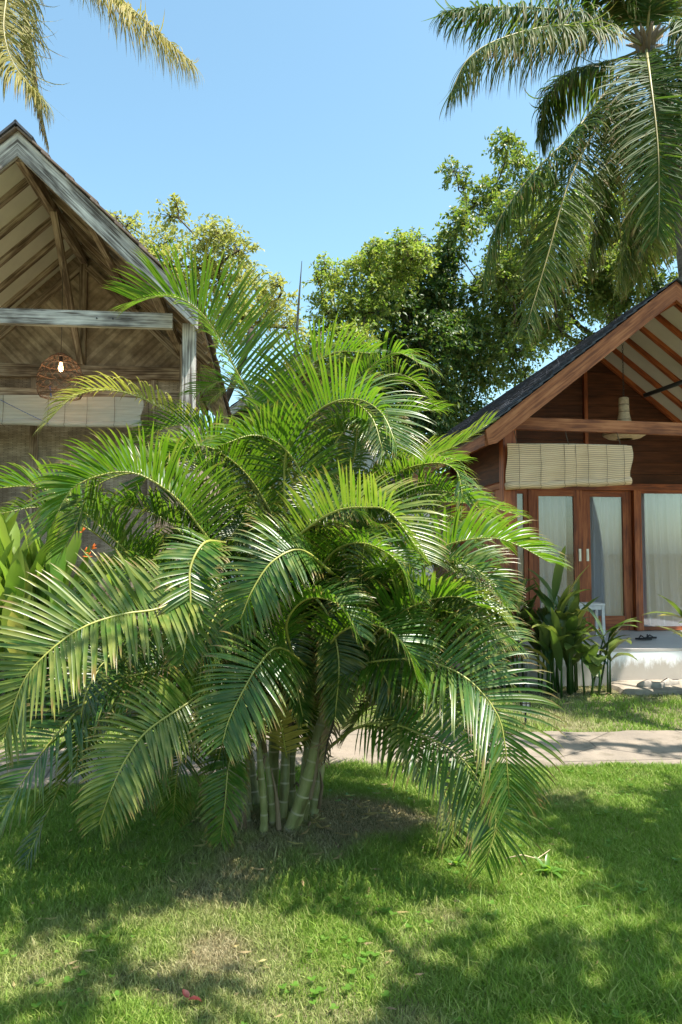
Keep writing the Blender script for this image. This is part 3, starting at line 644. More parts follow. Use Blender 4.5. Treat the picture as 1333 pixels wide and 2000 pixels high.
sm_ = MB(); sm_.tube([PR(560, 900, 4.5), PR(572, 780, 4.5), PR(578, 680, 4.5), PR(584, 590, 4.5), PR(590, 510, 4.5)], [.012, .012, .011, .007, .002], 6)
sm_.build('spear_leaf', M['palm_bark'], areca)

# ------------------------------------------------------------ coconut palms
def coconut(root_loc, crown, fronds, label, trunk_mid, tr=(.20, .13), dead=()):
    root = empty('coconut_palm', root_loc, 0, label, 'palm tree', 'tall coconut palms behind the bungalows'); O = Vector(root_loc)
    mb = MB(); c = catmull([(0, 0, 0), tuple(Vector(trunk_mid) - O), tuple(Vector(crown) - O)], 60)
    rad = np.interp(np.linspace(0, 1, len(c)), [0, .08, 1], [tr[0] * 1.4, tr[0], tr[1]]) * (1 + .04 * np.sin(np.arange(len(c)) * 2.1)); mb.tube(c, rad, 14)
    mb.build('trunk', M['palm_bark'], root)
    cr = MB(); cc = Vector(crown) - O
    for i in range(26):
        a = i * 2.4; e = .2 + .9 * random.random(); d = Vector((cos(a) * cos(e), sin(a) * cos(e), sin(e) * (.9)))
        cr.tube([cc - Vector((0, 0, .30)), cc + d * .16, cc + d * .38], [.08, .045, .012], 6)
    cr.build('crown_fibre', M['dead'], root)
    for pts, L, kw in fronds:
        k = dict(n=230, s0=.20, lift=-28, droop=3.2, width=.0135, a0=74, a1=36, r0=.024, mat='coco', rmat='rachis_coco', ragged=.2, jit=1.5); k.update(kw); L = L * 1.04
        frond([tuple(cc)] + [tuple(P(*q) - O) for q in pts], L, parent=root, **k)
    return root, cc
D = 11.5
rc = P(1262, 92, D)
coco_r, cc = coconut((P(1355, 600, D).x, D, 0), rc,
 [([(1180,40,D-.3),(1080,18,D-.7),(960,15,D-1),(865,22,D-1.2)], .75, dict(yel=.0)),
  ([(1190,62,D-.6),(1090,50,D-1.2),(980,75,D-1.6),(915,115,D-1.8),(882,180,D-1.9)], .85, dict(yel=.10)),
  ([(1210,115,D+.2),(1120,140,D+.6),(1070,190,D+.9),(1052,270,D+1.0)], .75, dict()),
  ([(1200,160,D-.4),(1120,260,D-.9),(1040,340,D-1.2),(970,440,D-1.3),(945,540,D-1.3)], .80, dict(twist=-25, droop=.9)),
  ([(1220,170,D-.3),(1160,260,D-.8),(1110,360,D-1.1),(1070,500,D-1.3),(1028,640,D-1.4)], .72, dict(twist=30, droop=1.0, yel=.08)),
  ([(1270,150,D-1),(1285,280,D-1.4),(1288,400,D-1.5),(1285,460,D-1.5)], .85, dict(twist=0, droop=.5, lift=5, s0=.08)),
  ([(1215,190,D+.5),(1190,300,D+1.0),(1170,420,D+1.2),(1150,520,D+1.2)], .7, dict(yel=.15)),
  ([(1320,120,D-.5),(1370,230,D-.9),(1395,380,D-1)], .8, dict(droop=.8)),
  ([(1330,40,D-.4),(1400,60,D-1),(1450,140,D-1.2)], .85, dict()),
  ([(1290,20,D+.3),(1320,-60,D+.5),(1400,-100,D+.7)], .8, dict()),
  ([(1225,20,D-.2),(1190,-40,D-.3),(1130,-70,D-.5),(1060,-40,D-.6)], .7, dict()),
  ([(1245,10,D-.1),(1235,-60,D-.2),(1200,-120,D-.2)], .7, dict(lift=10, droop=.5)),
  ([(1270,10,D-.3),(1285,-60,D-.5),(1300,-110,D-.6)], .7, dict(lift=10, droop=.5)),
  ([(1300,200,D+.5),(1300,330,D+.8),(1270,450,D+1.0),(1240,560,D+1.0)], .75, dict(droop=1.2, yel=.2)),
  ([(1235,180,D+.3),(1250,330,D+.6),(1225,450,D+.7),(1205,560,D+.7)], .65, dict(droop=1.4, yel=.1)),
 ], 'leaning coconut palm with grey trunk and drooping fronds above the teak bungalow roof', P(1340, 430, D))
# coconuts
for q in ((1240,130,D-.25),(1262,150,D-.3),(1283,128,D-.2)):
    mb = MB(); c0 = P(*q) - coco_r.location; mb.lathe(c0, [(0.001, -.13), (.07, -.10), (.11, -.03), (.10, .05), (.05, .11), (.001, .13)], 12); mb.build('coconut', M['rattan'], coco_r)
D = 13.5
lc = P(28, -95, D)
coconut((P(-170, 600, D).x, D, 0), lc,
 [([(110,-75,D-.3),(200,-30,D-.7),(290,45,D-.9),(375,122,D-1)], .95, dict(yel=.55, lift=-10)),
  ([(15,-20,D-.6),(8,60,D-1.0),(30,130,D-1.1),(85,195,D-1.2)], 1.0, dict(yel=.45, lift=0)),
  ([(-20,-60,D-.3),(-40,20,D-.6),(-35,140,D-.6)], .9, dict(yel=.3)),
  ([(100,-130,D),(210,-140,D),(310,-90,D)], .8, dict(yel=.2)),
  ([(60,-180,D+.2),(110,-260,D+.3),(200,-300,D+.4)], .8, dict()),
  ([(0,-180,D),(-60,-260,D),(-140,-260,D)], .8, dict()),
  ([(-40,-120,D-.2),(-130,-120,D-.4),(-200,-40,D-.5)], .8, dict()),
  ([(50,0,D+.3),(66,110,D+.4),(78,200,D+.4),(96,290,D+.4)], .32, dict(mat='dead', brn=.3, yel=.3, droop=2.2, rmat='bark', name='dead_frond')),
 ], 'coconut palm with yellowing fronds rising behind the weathered wooden gable', P(-60, 240, D))

# ------------------------------------------------------------ broadleaf trees
def leaves(mb, base, d, ln, wd, fold=.25, tint=None):
    n_ = len(base); d = nrm(d); s_ = nrm(np.cross(d, nrm(rng.standard_normal((n_, 3)) * .6 + np.array([0, 0, 1.0]) ))); u_ = np.cross(s_, d)
    ln = ln[:, None]; wd = wd[:, None]
    V = np.stack([base, base + d * ln * .45 - s_ * wd + u_ * wd * fold, base + d * ln * .5 - u_ * wd * .15, base + d * ln * .45 + s_ * wd + u_ * wd * fold, base + d * ln - u_ * ln * .12], 1).reshape(-1, 3)
    b = np.arange(n_)[:, None] * 5
    f = np.concatenate([b + np.array([0, 1, 2]), b + np.array([0, 2, 3]), b + np.array([1, 4, 2]), b + np.array([2, 4, 3])])
    t = np.zeros((n_, 3)) if tint is None else tint
    mb.add(V, f, None, np.repeat(t, 5, 0), False)
def tree(name, label, cat, base, blobs, mat, k=0.30, leaf=.11, tr=.16, fork=.45, seed=1, yel=.08, group=None, flat=.8, per=9, world_blobs=False, crownbase=None):
    """blobs: (px,py,r_px,Y). Each clump is a set of twigs bearing leaves, reached by its own limb."""
    global rng
    keep = rng; rng = np.random.default_rng(seed)
    root = empty(name, base, 0, label, cat, group); O = np.array(base, float)
    cb = MB(); tb = MB()
    cen = []
    for b in blobs:
        if world_blobs: cpt = np.array(b[:3], float); r = b[3]; npx = (r * 90) ** 2
        else: cpt = np.array(P(b[0], b[1], b[3])); r = b[2] * b[3] / FPX; npx = b[2] ** 2
        cen.append((cpt - O, r, npx))
    top = np.mean([c[0] for c in cen], 0); fk = np.array([top[0] * fork, top[1] * fork, top[2] * .5]) if crownbase is None else np.array(crownbase) - O
    c = catmull([(0, 0, 0), tuple(fk * .5 + np.array([.15, .1, 0])), tuple(fk)], 16); tb.tube(c, np.linspace(tr, tr * .7, len(c)), 10)
    tb.build('trunk', M['bark'], root)
    lb = MB()
    cen.sort(key=lambda c_: np.linalg.norm(c_[0] - fk)); nodes = [(fk, 0.0, tr * .65, nrm(fk + 1e-6))]
    for cpt, r, npx in cen:
        cost = [np.linalg.norm(cpt - a_) + .35 * b_ + (1.2 if a_[2] > cpt[2] + .3 else 0) for a_, b_, _, _ in nodes]; j_ = int(np.argmin(cost)); a_, b_, ra, da = nodes[j_]
        D_ = np.linalg.norm(cpt - a_); mid = a_ + (cpt - a_) * .5 + da * D_ * .16 + rng.standard_normal(3) * .10 * D_
        cc_ = catmull([tuple(a_), tuple(mid), tuple(cpt)], 12); r1 = max(.014, ra * .62)
        lb.tube(cc_, np.linspace(max(.018, ra * .85), r1, len(cc_)), 7); nodes.append((cpt, b_ + D_, r1, nrm(cc_[-1] - cc_[-3]) )); nodes.append((cc_[len(cc_) // 2], b_ + D_ * .5, (ra * .85 + r1) / 2, nrm(cc_[-3] - cc_[2])))
        nt_ = max(6, int(npx * k / per))
        v = nrm(rng.standard_normal((nt_, 3))) * (rng.random((nt_, 1)) ** .45)
        o = cpt + v * r * np.array([1, 1, flat]) * .85
        dirs = nrm(v * .8 + rng.standard_normal((nt_, 3)) * .5 + np.array([0, 0, .15]))
        tl = r * .30 + .10 * rng.random(nt_) + leaf * 1.2
        nst = min(nt_, 16)
        for j in range(nst): lb.tube([cpt + (o[j] - cpt) * .1, cpt + (o[j] - cpt) * .6 + rng.standard_normal(3) * .04, o[j] + dirs[j] * tl[j] * .8], [.012, .008, .003], 4, cap=False)
        for j in range(per):
            f_ = (j + .5) / per
            bs = o + dirs * (tl * f_)[:, None] - np.array([0, 0, 1]) * (tl * f_ * f_ * .35)[:, None]
            sd = nrm(np.cross(dirs, rng.standard_normal((nt_, 3)))); dd = dirs * .5 + sd * .9 + np.array([0, 0, -.25])
            tn = np.zeros((nt_, 3)); tn[:, 0] = np.clip(yel + .15 * rng.standard_normal(nt_), 0, 1)
            leaves(cb, bs, dd, leaf * (.5 + .9 * rng.random(nt_)), leaf * .26 * (.8 + .4 * rng.random(nt_)), tint=tn)
    lb.build('branch', M['bark'], root)
    cb.build('crown', M[mat], root)
    rng = keep
    return root
def BL(lst, Y, dy=.8): return [(a, b, r, Y + dy * math.sin(a * .37 + b * .21)) for a, b, r in lst]
TG = 'trees behind the bungalows'
tree('broadleaf_tree', 'pale olive tree showing above the weathered roof slope on the left', 'tree', (P(430, 600, 19).x, 19, 0),
     BL([(248,440,28),(228,425,16),(335,425,30),(345,398,14),(330,470,38),(330,520,40),(400,480,48),(430,460,40),(465,490,38),(430,545,62),(500,560,52),(540,590,40),(370,560,45),(545,553,18),(300,500,32),(270,470,26),(480,620,60),(420,640,60),(560,640,40)], 19, 1.2), 'tree_olive', k=.33, leaf=.125, seed=3, yel=.25)
tree('broadleaf_tree', 'yellow-green feathery tree left of the dense dark tree in the centre', 'tree', (P(650, 700, 16.5).x, 16.5, 0),
     BL([(635,525,26),(655,560,40),(632,590,26),(620,545,14),(680,610,44),(640,640,38),(690,660,44),(720,495,26),(705,530,38),(735,478,20),(650,700,45),(610,680,26),(780,478,28),(805,470,20),(750,510,40),(800,505,36),(830,500,20),(735,560,42),(715,610,40),(780,550,26),(690,700,40)], 16.5, .5), 'tree_lime', k=.6, leaf=.10, seed=5, yel=.22)
tree('broadleaf_tree', 'dense dark green tree standing in the centre between the two roofs', 'tree', (P(820, 900, 19).x, 19, 0),
     BL([(800,500,40),(765,530,48),(850,520,46),(880,500,26),(820,575,70),(870,600,55),(770,610,60),(730,600,34),(850,680,75),(780,690,65),(900,650,42),(905,720,55),(830,770,70),(890,800,60),(740,760,50),(770,830,50),(700,720,40),(840,850,50)], 19, .9), 'tree_dark', k=.75, leaf=.13, seed=8, yel=.02)
tree('broadleaf_tree', 'tall spreading tree with dark limbs behind the coconut fronds and teak roof', 'tree', (P(1215, 800, 19).x, 19, 0),
     BL([(888,335,22),(905,365,12),(985,285,26),(1010,320,34),(965,375,36),(930,400,28),(900,440,36),(880,470,24),(1000,420,50),(1050,370,46),(1060,460,55),(1110,430,50),(990,505,44),(1010,585,52),(965,610,40),(950,670,44),(1060,560,44),(1130,520,46),(1000,680,46),(1060,650,36),(960,740,36),(1180,470,50),(1160,380,44),(1230,520,46),(1220,590,36),(1290,560,34),(1290,470,50),(1110,600,30),(1170,610,24),(1330,420,50),(1240,400,44),(1330,300,60),(1020,735,22),(940,560,36),(1030,520,44),(1180,540,50),(1240,460,50),(1090,560,40),(980,540,40),(1290,620,40),(1240,640,30),(920,640,40),(1020,640,44),(1090,640,30),(1140,670,26),(1180,570,44)], 19, 1.3), 'tree_mid', k=.62, leaf=.135, seed=12, yel=.10, tr=.17, crownbase=P(1180, 660, 19))

# out of the picture to the right and behind: the garden trees whose shade falls on lawn and porch
def up(g, z): 
    return Vector(g) + SUN * ((z - g[2]) / SUN.z)
shade = []
for px, py, r, z in ((1060,1580,.30,5.2),(1150,1625,.36,5.6),(1240,1660,.38,5.4),(1000,1560,.2,5.2),(1330,1700,.35,5.6),(1330,1780,.25,5.8),(1310,1560,.18,5.0),(1360,1620,.3,5.2)):
    q = up(G(px, py), z); shade.append((q.x, q.y, q.z, r))
ta = tree('shade_tree', 'leafy garden tree right of the lawn, outside the picture', 'tree', (4.9, 1.2, 0), shade, 'tree_mid', k=.55, leaf=.11, seed=21, world_blobs=True)
shade = []
for px, py, r, z in ((1290,1890,.12,5.0),(1180,1870,.10,5.2),(1060,1860,.13,5.0),(960,1870,.12,5.2),(150,1780,.13,5.2),(60,1790,.12,5.3),(245,1785,.11,5.2),(170,1900,.07,5.2),(120,1960,.08,5.2),(870,1930,.13,5.0),(790,1985,.14,5.2),(960,1980,.17,5.0),(1150,1990,.12,5.2),(1330,1970,.16,5.2),(650,1790,.10,5.2),(385,1940,.06,5.2),(20,1990,.10,5.2),
                     (60,1500,.4,6.8),(200,1495,.4,7),(340,1490,.35,6.8),(470,1480,.3,7)):
    q = up(G(px, py), z); shade.append((q.x, q.y, q.z, r))
tb_ = tree('shade_tree', 'leafy garden tree behind the viewpoint, outside the picture', 'tree', (2.9, -2.6, 0), shade, 'tree_mid', k=.55, leaf=.11, seed=22, world_blobs=True)
shade = []
for px, py, Y, r, z in ((960,840,8.0,.5,8.5),(1040,780,8.0,.5,8.5),(1130,710,8,.5,9),(1220,650,8,.55,9),(1310,590,8,.55,9),(1100,860,8.4,.5,8),(1300,850,8.4,.5,8.)):
    q = P(px, py, Y); q = q + SUN * ((z - q.z) / SUN.z); shade.append((q.x, q.y, q.z, r))
for px, py, r, z in ((1120,1465,.18,6.5),(1300,1475,.16,6.6),(980,1450,.16,6.5),(1150,1385,.3,6.5),(1250,1375,.25,7),(1060,1375,.25,6.6),(900,1440,.2,6.4),(1040,1350,.3,6.6)):
    q = up(G(px, py), z); shade.append((q.x, q.y, q.z, r))
tc = tree('shade_tree', 'tall garden tree right of the teak bungalow, outside the picture', 'tree', (7.6, 3.6, 0), shade, 'tree_mid', k=.5, leaf=.12, seed=23, world_blobs=True, tr=.2)

# ------------------------------------------------------------ roofs: courses of shingles
def shingles(mb, p0, across, down, slope_len, run_len, course=.17, tile=.22, th=.014, nrmv=None):
    """p0 ridge front corner; across = unit along ridge, down = unit down slope"""
    across = Vector(across); down = Vector(down); nv = Vector(nrmv)
    nC = int(slope_len / course) + 1; nT = int(run_len / tile) + 1
    for i in range(nC):
        off = (i % 2) * tile / 2
        for j in range(-1, nT):
            a0 = max(0, j * tile + off); a1 = min(run_len, (j + 1) * tile + off - .006)
            if a1 - a0 < .03: continue
            d0 = i * course; d1 = min(slope_len, d0 + course * 1.25) + random.uniform(-.008, .008)
            l1 = th + random.uniform(0, .006)
            q = [p0 + across * a0 + down * d0, p0 + across * a1 + down * d0, p0 + across * a1 + down * d1 + nv * l1, p0 + across * a0 + down * d1 + nv * l1]
            V = [v for v in q] + [v + nv * th for v in q]
            mb.add(V, [(3, 2, 1, 0), (4, 5, 6, 7), (0, 1, 5, 4), (1, 2, 6, 5), (2, 3, 7, 6), (3, 0, 4, 7)])

def extr(mb, poly, y0, y1, uvs=1.0):
    """extrude an x-z polygon along y"""
    n_ = len(poly); V = [(x, y0, z) for x, z in poly] + [(x, y1, z) for x, z in poly]
    F = [tuple(range(n_)), tuple(range(2 * n_ - 1, n_ - 1, -1))] + [(i + n_, (i + 1) % n_ + n_, (i + 1) % n_, i) for i in range(n_)]
    mb.add(V, F, [(x, z) for x, y, z in V])

# ------------------------------------------------------------ left house (weathered)
AP = P(35, 262, 6.5); YAW = math.atan((666 - 520) / FPX)
lh = empty('weathered_house', (AP.x, AP.y, 0), YAW, 'grey weathered wooden house with steep open gable, bamboo matting walls and front post', 'house')
ZR = AP.z + .03; TL = tan(R(43.5)); sl_ = R(43.5); HX = 1.62; BL_ = 7.0
def rz(x): return ZR - abs(x) * TL
# bargeboards
for s in (-1, 1):
    mb = MB(); x1 = s * HX
    a = Vector((s * .0, 0, ZR - .115)); b = Vector((x1, 0, rz(x1) - .115))
    if s < 0: b = Vector((-3.2, 0, rz(3.2) - .115))
    y_ = -.002 if s > 0 else 0
    # a plumb-cut board
    h = .115; mb2 = MB()
    for sg in (0,):
        V = [(a.x, 0, a.z + h), (b.x, 0, b.z + h), (b.x, 0, b.z - h), (a.x, 0, a.z - h)]; V += [(x, .04, z) for x, _, z in V]
        L = (b - a).length
        F = [(3, 2, 1, 0), (4, 5, 6, 7), (0, 1, 5, 4), (2, 3, 7, 6), (1, 2, 6, 5), (3, 0, 4, 7)]
        if s < 0: F = [f[::-1] for f in F]
        mb2.add(V, F, [(0, .2), (L, .2), (L, 0), (0, 0), (0, .3), (L, .3), (L, .35), (0, .35)])
    mb2.build('bargeboard', M['grey_wood'], lh)
# roof slabs, ceiling
for s in (-1, 1):
    hx = HX if s > 0 else 3.2
    mb = MB(); th = .03; z0 = -.02
    V = [(0, .045, ZR + z0), (s * hx, .045, rz(hx) + z0), (s * hx, BL_, rz(hx) + z0), (0, BL_, ZR + z0)]
    V2 = [(x, y, z - th) for x, y, z in V]
    F = [(0, 1, 2, 3), (7, 6, 5, 4), (0, 4, 5, 1), (1, 5, 6, 2), (2, 6, 7, 3), (3, 7, 4, 0)]
    if s > 0: F = [f[::-1] for f in F]
    mb.add(V + V2, F, [(y, math.hypot(x, z - ZR)) for x, y, z in V + V2])
    mb.build('ceiling', M['ceiling'] if s < 0 else M['brown_wood'], lh)
    sh = MB(); dn = Vector((s * cos(sl_), 0, -sin(sl_))); nv = Vector((s * sin(sl_), 0, cos(sl_)))
    shingles(sh, Vector((0, -.05, ZR + .005)), (0, 1, 0), dn, hx / cos(sl_) + .05, BL_ + .05, .30, .3, .014, nv)
    sh.build('roof', M['shingle_red'], lh)
rc_ = MB(); 
for s in (-1, 1):
    rc_.bar((s * .07, -.07, ZR - .035), (s * .07, BL_, ZR - .035), .22, .02, up=(s * sin(sl_), 0, cos(sl_)))
for v in rc_.v: v[:, 2] += .02
rc_.build('ridge_cap', M['shingle'], lh)
# rafters
for s in (-1, 1):
    for i in range(6):
        y = .16 + i * .42
        mb = MB(); hx = HX - .03 if s > 0 else 3.1
        mb.bar((s * .03, y, ZR - .105), (s * hx, y, rz(hx) - .105 + .02), .055, .07, up=(s * sin(sl_), 0, cos(sl_)))
        mb.build('rafter', M['brown_wood'], lh)
mb = MB(); mb.bar((0, .05, ZR - .20), (0, 2.5, ZR - .20), .07, .12); mb.build('ridge_beam', M['brown_wood'], lh)
mb = MB(); mb.bar((1.18, .05, rz(1.18) - .19), (1.18, 6.5, rz(1.18) - .19), .08, .10); mb.build('purlin', M['brown_wood'], lh)
mb = MB(); mb.bar((.62, .05, rz(.62) - .19), (.62, 2.5, rz(.62) - .19), .05, .06); mb.build('purlin', M['brown_wood'], lh)
mb = MB(); mb.bar((.03, 1.05, ZR - .24), (.0, 2.40, 3.80), .07, .06); mb.build('brace', M['brown_wood'], lh)
# front beam and posts: heights from the picture
def LZ(py, Y): return P(100, py, Y).z
YB = 6.95; ly = YB - 6.5
zb = (P(180, 620, YB).z)
mb = MB(); mb.bar((-2.6, ly, zb), (1.34, ly, zb), .07, .145); mb.build('beam', M['grey_wood'], lh)
for q in (.1, .23, .35, 1.02, 1.12):
    mb = MB(); mb.lathe((0, 0, 0), [(.001, .004), (.008, .004), (.008, -.004), (.001, -.004)], 10)
    for v in mb.v: v[:] = np.stack([v[:, 0] - .9 + q * 1.5, ly - .037 + v[:, 2], zb + .0 + v[:, 1]], -1)
    mb.build('bolt', M['black'], lh)
def LX(px, Y): return (px - 666.5) / FPX * Y - AP.x
for x, nm in ((LX(362, 7.1) + .06, 'post'), (-2.6, 'post')):
    mb = MB(); mb.bar((x, ly + .12, .55), (x, ly + .12, rz(x) - .15 if x > 0 else 3.6), .125, .125, up=(0, 1, 0)); mb.build(nm, M['grey_wood'], lh)
px0 = LX(362, 7.1) + .06
# back gable wall
YW = 2.5
zt = 1.5 + 355 / FPX * 9.0
for s in (-1, 1):
    mb = MB(); e = 1.35 if s > 0 else 2.9
    extr(mb, [(s * .0, zt), (s * e, zt), (s * e, max(zt, rz(e) - .1)), (0, ZR - .1)], YW, YW + .03); mb.build('gable_panel', M['mat_r'] if s > 0 else M['mat_l'], lh)
mb = MB(); mb.bar((0.0, YW - .03, zt), (0.0, YW - .03, ZR - .25), .09, .06, up=(0, 1, 0)); mb.build('king_post', M['brown_wood'], lh)
for s in (-1, 1):
    mb = MB(); e = 1.38 if s > 0 else 2.9
    mb.bar((s * .05, YW - .035, ZR - .30), (s * e, YW - .035, rz(e) - .25), .05, .09, up=(s * sin(sl_), 0, cos(sl_))); mb.build('gable_rafter', M['brown_wood'], lh)
mb = MB(); mb.bar((-2.9, YW - .045, zt), (1.40, YW - .045, zt), .08, .15); mb.build('tie_beam', M['brown_wood'], lh)
mb = MB(); mb.box((-.77, YW + .02, (zt + .6) / 2 - .03), (4.25, .03, zt - .6)); 
for v, u in zip(mb.v, mb.uv): u[:] = np.stack([v[:, 0] * 1.0 + v[:, 1], v[:, 2]], -1)
mb.build('wall', M['mat'], lh)
for x in (-.55, .85):
    mb = MB(); mb.bar((x, YW - .02, .6), (x, YW - .02, zt - .08), .09, .05, up=(0, 1, 0)); mb.build('wall_post', M['brown_wood'], lh)
mb = MB(); mb.bar((1.36, YW, .6), (1.36, YW, rz(1.36) - .1), .11, .11, up=(0, 1, 0)); mb.build('corner_post', M['brown_wood'], lh)
mb = MB(); mb.box((1.36, YW + 2.2, 1.75), (.04, 4.3, 2.9))
for v, u in zip(mb.v, mb.uv): u[:] = np.stack([v[:, 1], v[:, 2]], -1)
mb.build('wall', M['mat'], lh)
mb = MB(); mb.bar((1.335, YW, 3.05), (1.335, YW + 4.3, 3.05), .05, .1); mb.build('side_rail', M['brown_wood'], lh)
mb = MB(); mb.box((1.41, YW + 4.4, 1.7), (.1, .1, 3.0)); mb.build('corner_post', M['brown_wood'], lh)
# blind rail
mb = MB(); ry = 1.75; zr_ = 1.5 + (1080 - 765) / FPX * 8.25
mb.bar((-2.6, ry, zr_), (1.30, ry, zr_), .05, .085); mb.build('rail', M['brown_wood'], lh)
mb = MB(); mb.bar((1.30, ry, .55), (1.30, ry, rz(1.3) - .2), .08, .08, up=(0, 1, 0)); mb.build('post', M['brown_wood'], lh)
mb = MB(); mb.bar((-1.35, .75, .55), (-1.35, .75, 3.3), .11, .11, up=(0, 1, 0)); mb.build('post', M['brown_wood'], lh)
# floor plinth of the house
mb = MB(); mb.box((-.75, 3.5, .27), (4.4, 6.5, .55)); mb.build('plinth', M['stone'], lh)
# half wall of matting at porch front
mb = MB(); mb.box((-.65, .62, 1.0), (3.9, .03, .9))
for v, u in zip(mb.v, mb.uv): u[:] = np.stack([v[:, 0], v[:, 2]], -1)
mb.build('half_wall', M['mat'], lh)

# left blind (its own thing) hanging under the rail
def lwm(x, y, z): return Matrix.Rotation(YAW, 4, 'Z') @ Vector((x, y, z)) + Vector((AP.x, AP.y, 0))
def blind(name, label, w_, h_, loc, rz_, mat, sag=0.0, roll=.045, cords=()):
    root = empty(name, loc, rz_, label, 'blind', 'rolled bamboo blinds')
    mb = MB(); nx_, nz_ = 40, 26; V = []; UV = []
    for j in range(nz_ + 1):
        for i in range(nx_ + 1):
            u = i / nx_; v = j / nz_
            x = u * w_; z = -v * (h_ + sag * (1 - u) - .0) + .004 * sin(u * 23)
            y = .010 * sin(u * 9 + v * 3) + .012 * sin(u * 31 + 2) * v + .02 * v
            if v > 0: x += .018 * sin(v * 6) * (1 if u > .5 else .6) * (abs(u - .5) * 2) ** 4
            V.append((x, y, z)); UV.append((x, v * h_))
    F = [(j * (nx_ + 1) + i, (j + 1) * (nx_ + 1) + i, (j + 1) * (nx_ + 1) + i + 1, j * (nx_ + 1) + i + 1) for j in range(nz_) for i in range(nx_)]
    V2 = [(x, y + .006, z) for x, y, z in V]; n_ = len(V)
    mb.add(V, F, UV, None, True); mb.add(V2, [f[::-1] for f in F], UV, None, True)
    mb.build('slat_sheet', M[mat], root)
    rb = MB(); pts = [(u * w_ - .01, .03, -h_ - sag * (1 - u) - .0 + .006 * sin(u * 14)) for u in np.linspace(0, 1, 20)]
    rb.tube(pts, [roll * (.93 + .08 * sin(i * 1.1)) for i in range(20)], 14)
    for u_ in rb.uv: pass
    rb.build('roll', M[mat], root)
    for u in cords:
        cb = MB(); hh = h_ + sag * (1 - u)
        cb.tube([(u * w_, -.010, .0), (u * w_ + .006, -.016, -hh * .5), (u * w_, -.012, -hh), (u * w_, -roll - .0, -hh - roll * .6), (u * w_, .03, -hh - roll * 1.05)], .0022, 5)
        cb.build('cord', M['rope'], root)
    return root
hb = blind('bamboo_blind', 'greyed bamboo blind hanging under the rail of the weathered house', 3.0, .30, tuple(lwm(-2.15, ry - .045, zr_ - .045)), YAW, 'blind_grey', 0, .04, (.25, .5, .66, .72, .8, .9))
mb = MB(); mb.tube([(2.0, -.02, .10), (2.02, -.03, -.02)], .006, 5); mb.tube([(1.35, -.02, 0), (1.75, -.03, -.2), (2.0, -.03, -.32)], .003, 5); mb.build('tie_cord', M['blue'], hb)

# ------------------------------------------------------------ woven pendant, lit
LY = 7.73
lp = P(119, 732, LY)
pl = empty('pendant_lamp', (lp.x, lp.y, P(119, 775, LY).z), 0, 'lit open rattan pendant lamp hanging under the weathered gable', 'lamp')
hgt = .46; mb = MB()
def prof(t): # radius against height 0..1
    return np.interp(t, [0, .12, .45, .75, .92, 1], [.205, .235, .235, .185, .10, .035])
for fam in (-1, 1):
    for k in range(16):
        pts = []
        for i in range(15):
            t = i / 14; a = 2 * pi * k / 16 + fam * t * 2.0; r = prof(t); pts.append((r * cos(a), r * sin(a), t * hgt))
        mb.tube(pts, .0024, 4, cap=False)
for t in (0, .03, .28, .5, .72, .9, 1):
    r = prof(t); mb.tube([(r * cos(a), r * sin(a), t * hgt) for a in np.linspace(0, 2 * pi, 25)], .005, 4, cap=False)
mb.build('shade', M['rattan'], pl)
mb = MB(); mb.lathe((0, 0, hgt * .70), [(.001, .045), (.014, .045), (.018, .02), (.026, -.01), (.028, -.028), (.020, -.046), (.001, -.054)], 14); mb.build('bulb', M['bulb'], pl)
mb = MB(); mb.lathe((0, 0, hgt * .80), [(.02, 0), (.02, .06), (.001, .06)], 10); mb.build('socket', M['black'], pl)
mb = MB(); mb.tube([(0, 0, hgt * .85), (0, 0, 1.45)], .004, 5); mb.build('cable', M['rope'], pl)
pt = bpy.data.lights.new('bulb_light', 'POINT'); pt.energy = 3; pt.color = (1, .6, .3); pt.shadow_soft_size = .04
po = bpy.data.objects.new('bulb_light', pt); C.objects.link(po); po.parent = pl; po.location = (0, 0, hgt * .58)

# ------------------------------------------------------------ right bungalow (teak)
RX, RY = 3.68, 8.0
rh = empty('teak_bungalow', (RX, RY, 0), YAW, 'red-brown teak bungalow with white plinth porch, sliding glass doors and dark shingle roof', 'bungalow')
ZA = P(1333, 548, 8.0).z; EX = 2.16; ec = P(938, 838, 8.0 - EX * sin(YAW)); TR = (ZA - ec.z) / EX; an = math.atan(TR)
def r2(x): return ZA - abs(x) * TR
def RLX(px, y, c=cos(YAW), s=sin(YAW)):
    u = (px - 666.5) / FPX; return (u * (RY + y * c) - RX + y * s) / (c - u * s)
def rwm(x, y, z): return Vector((RX + x * cos(YAW) - y * sin(YAW), RY + x * sin(YAW) + y * cos(YAW), z))
def rlm(p): d = Vector(p) - Vector((RX, RY, 0)); return Vector((d.x * cos(YAW) + d.y * sin(YAW), -d.x * sin(YAW) + d.y * cos(YAW), d.z))
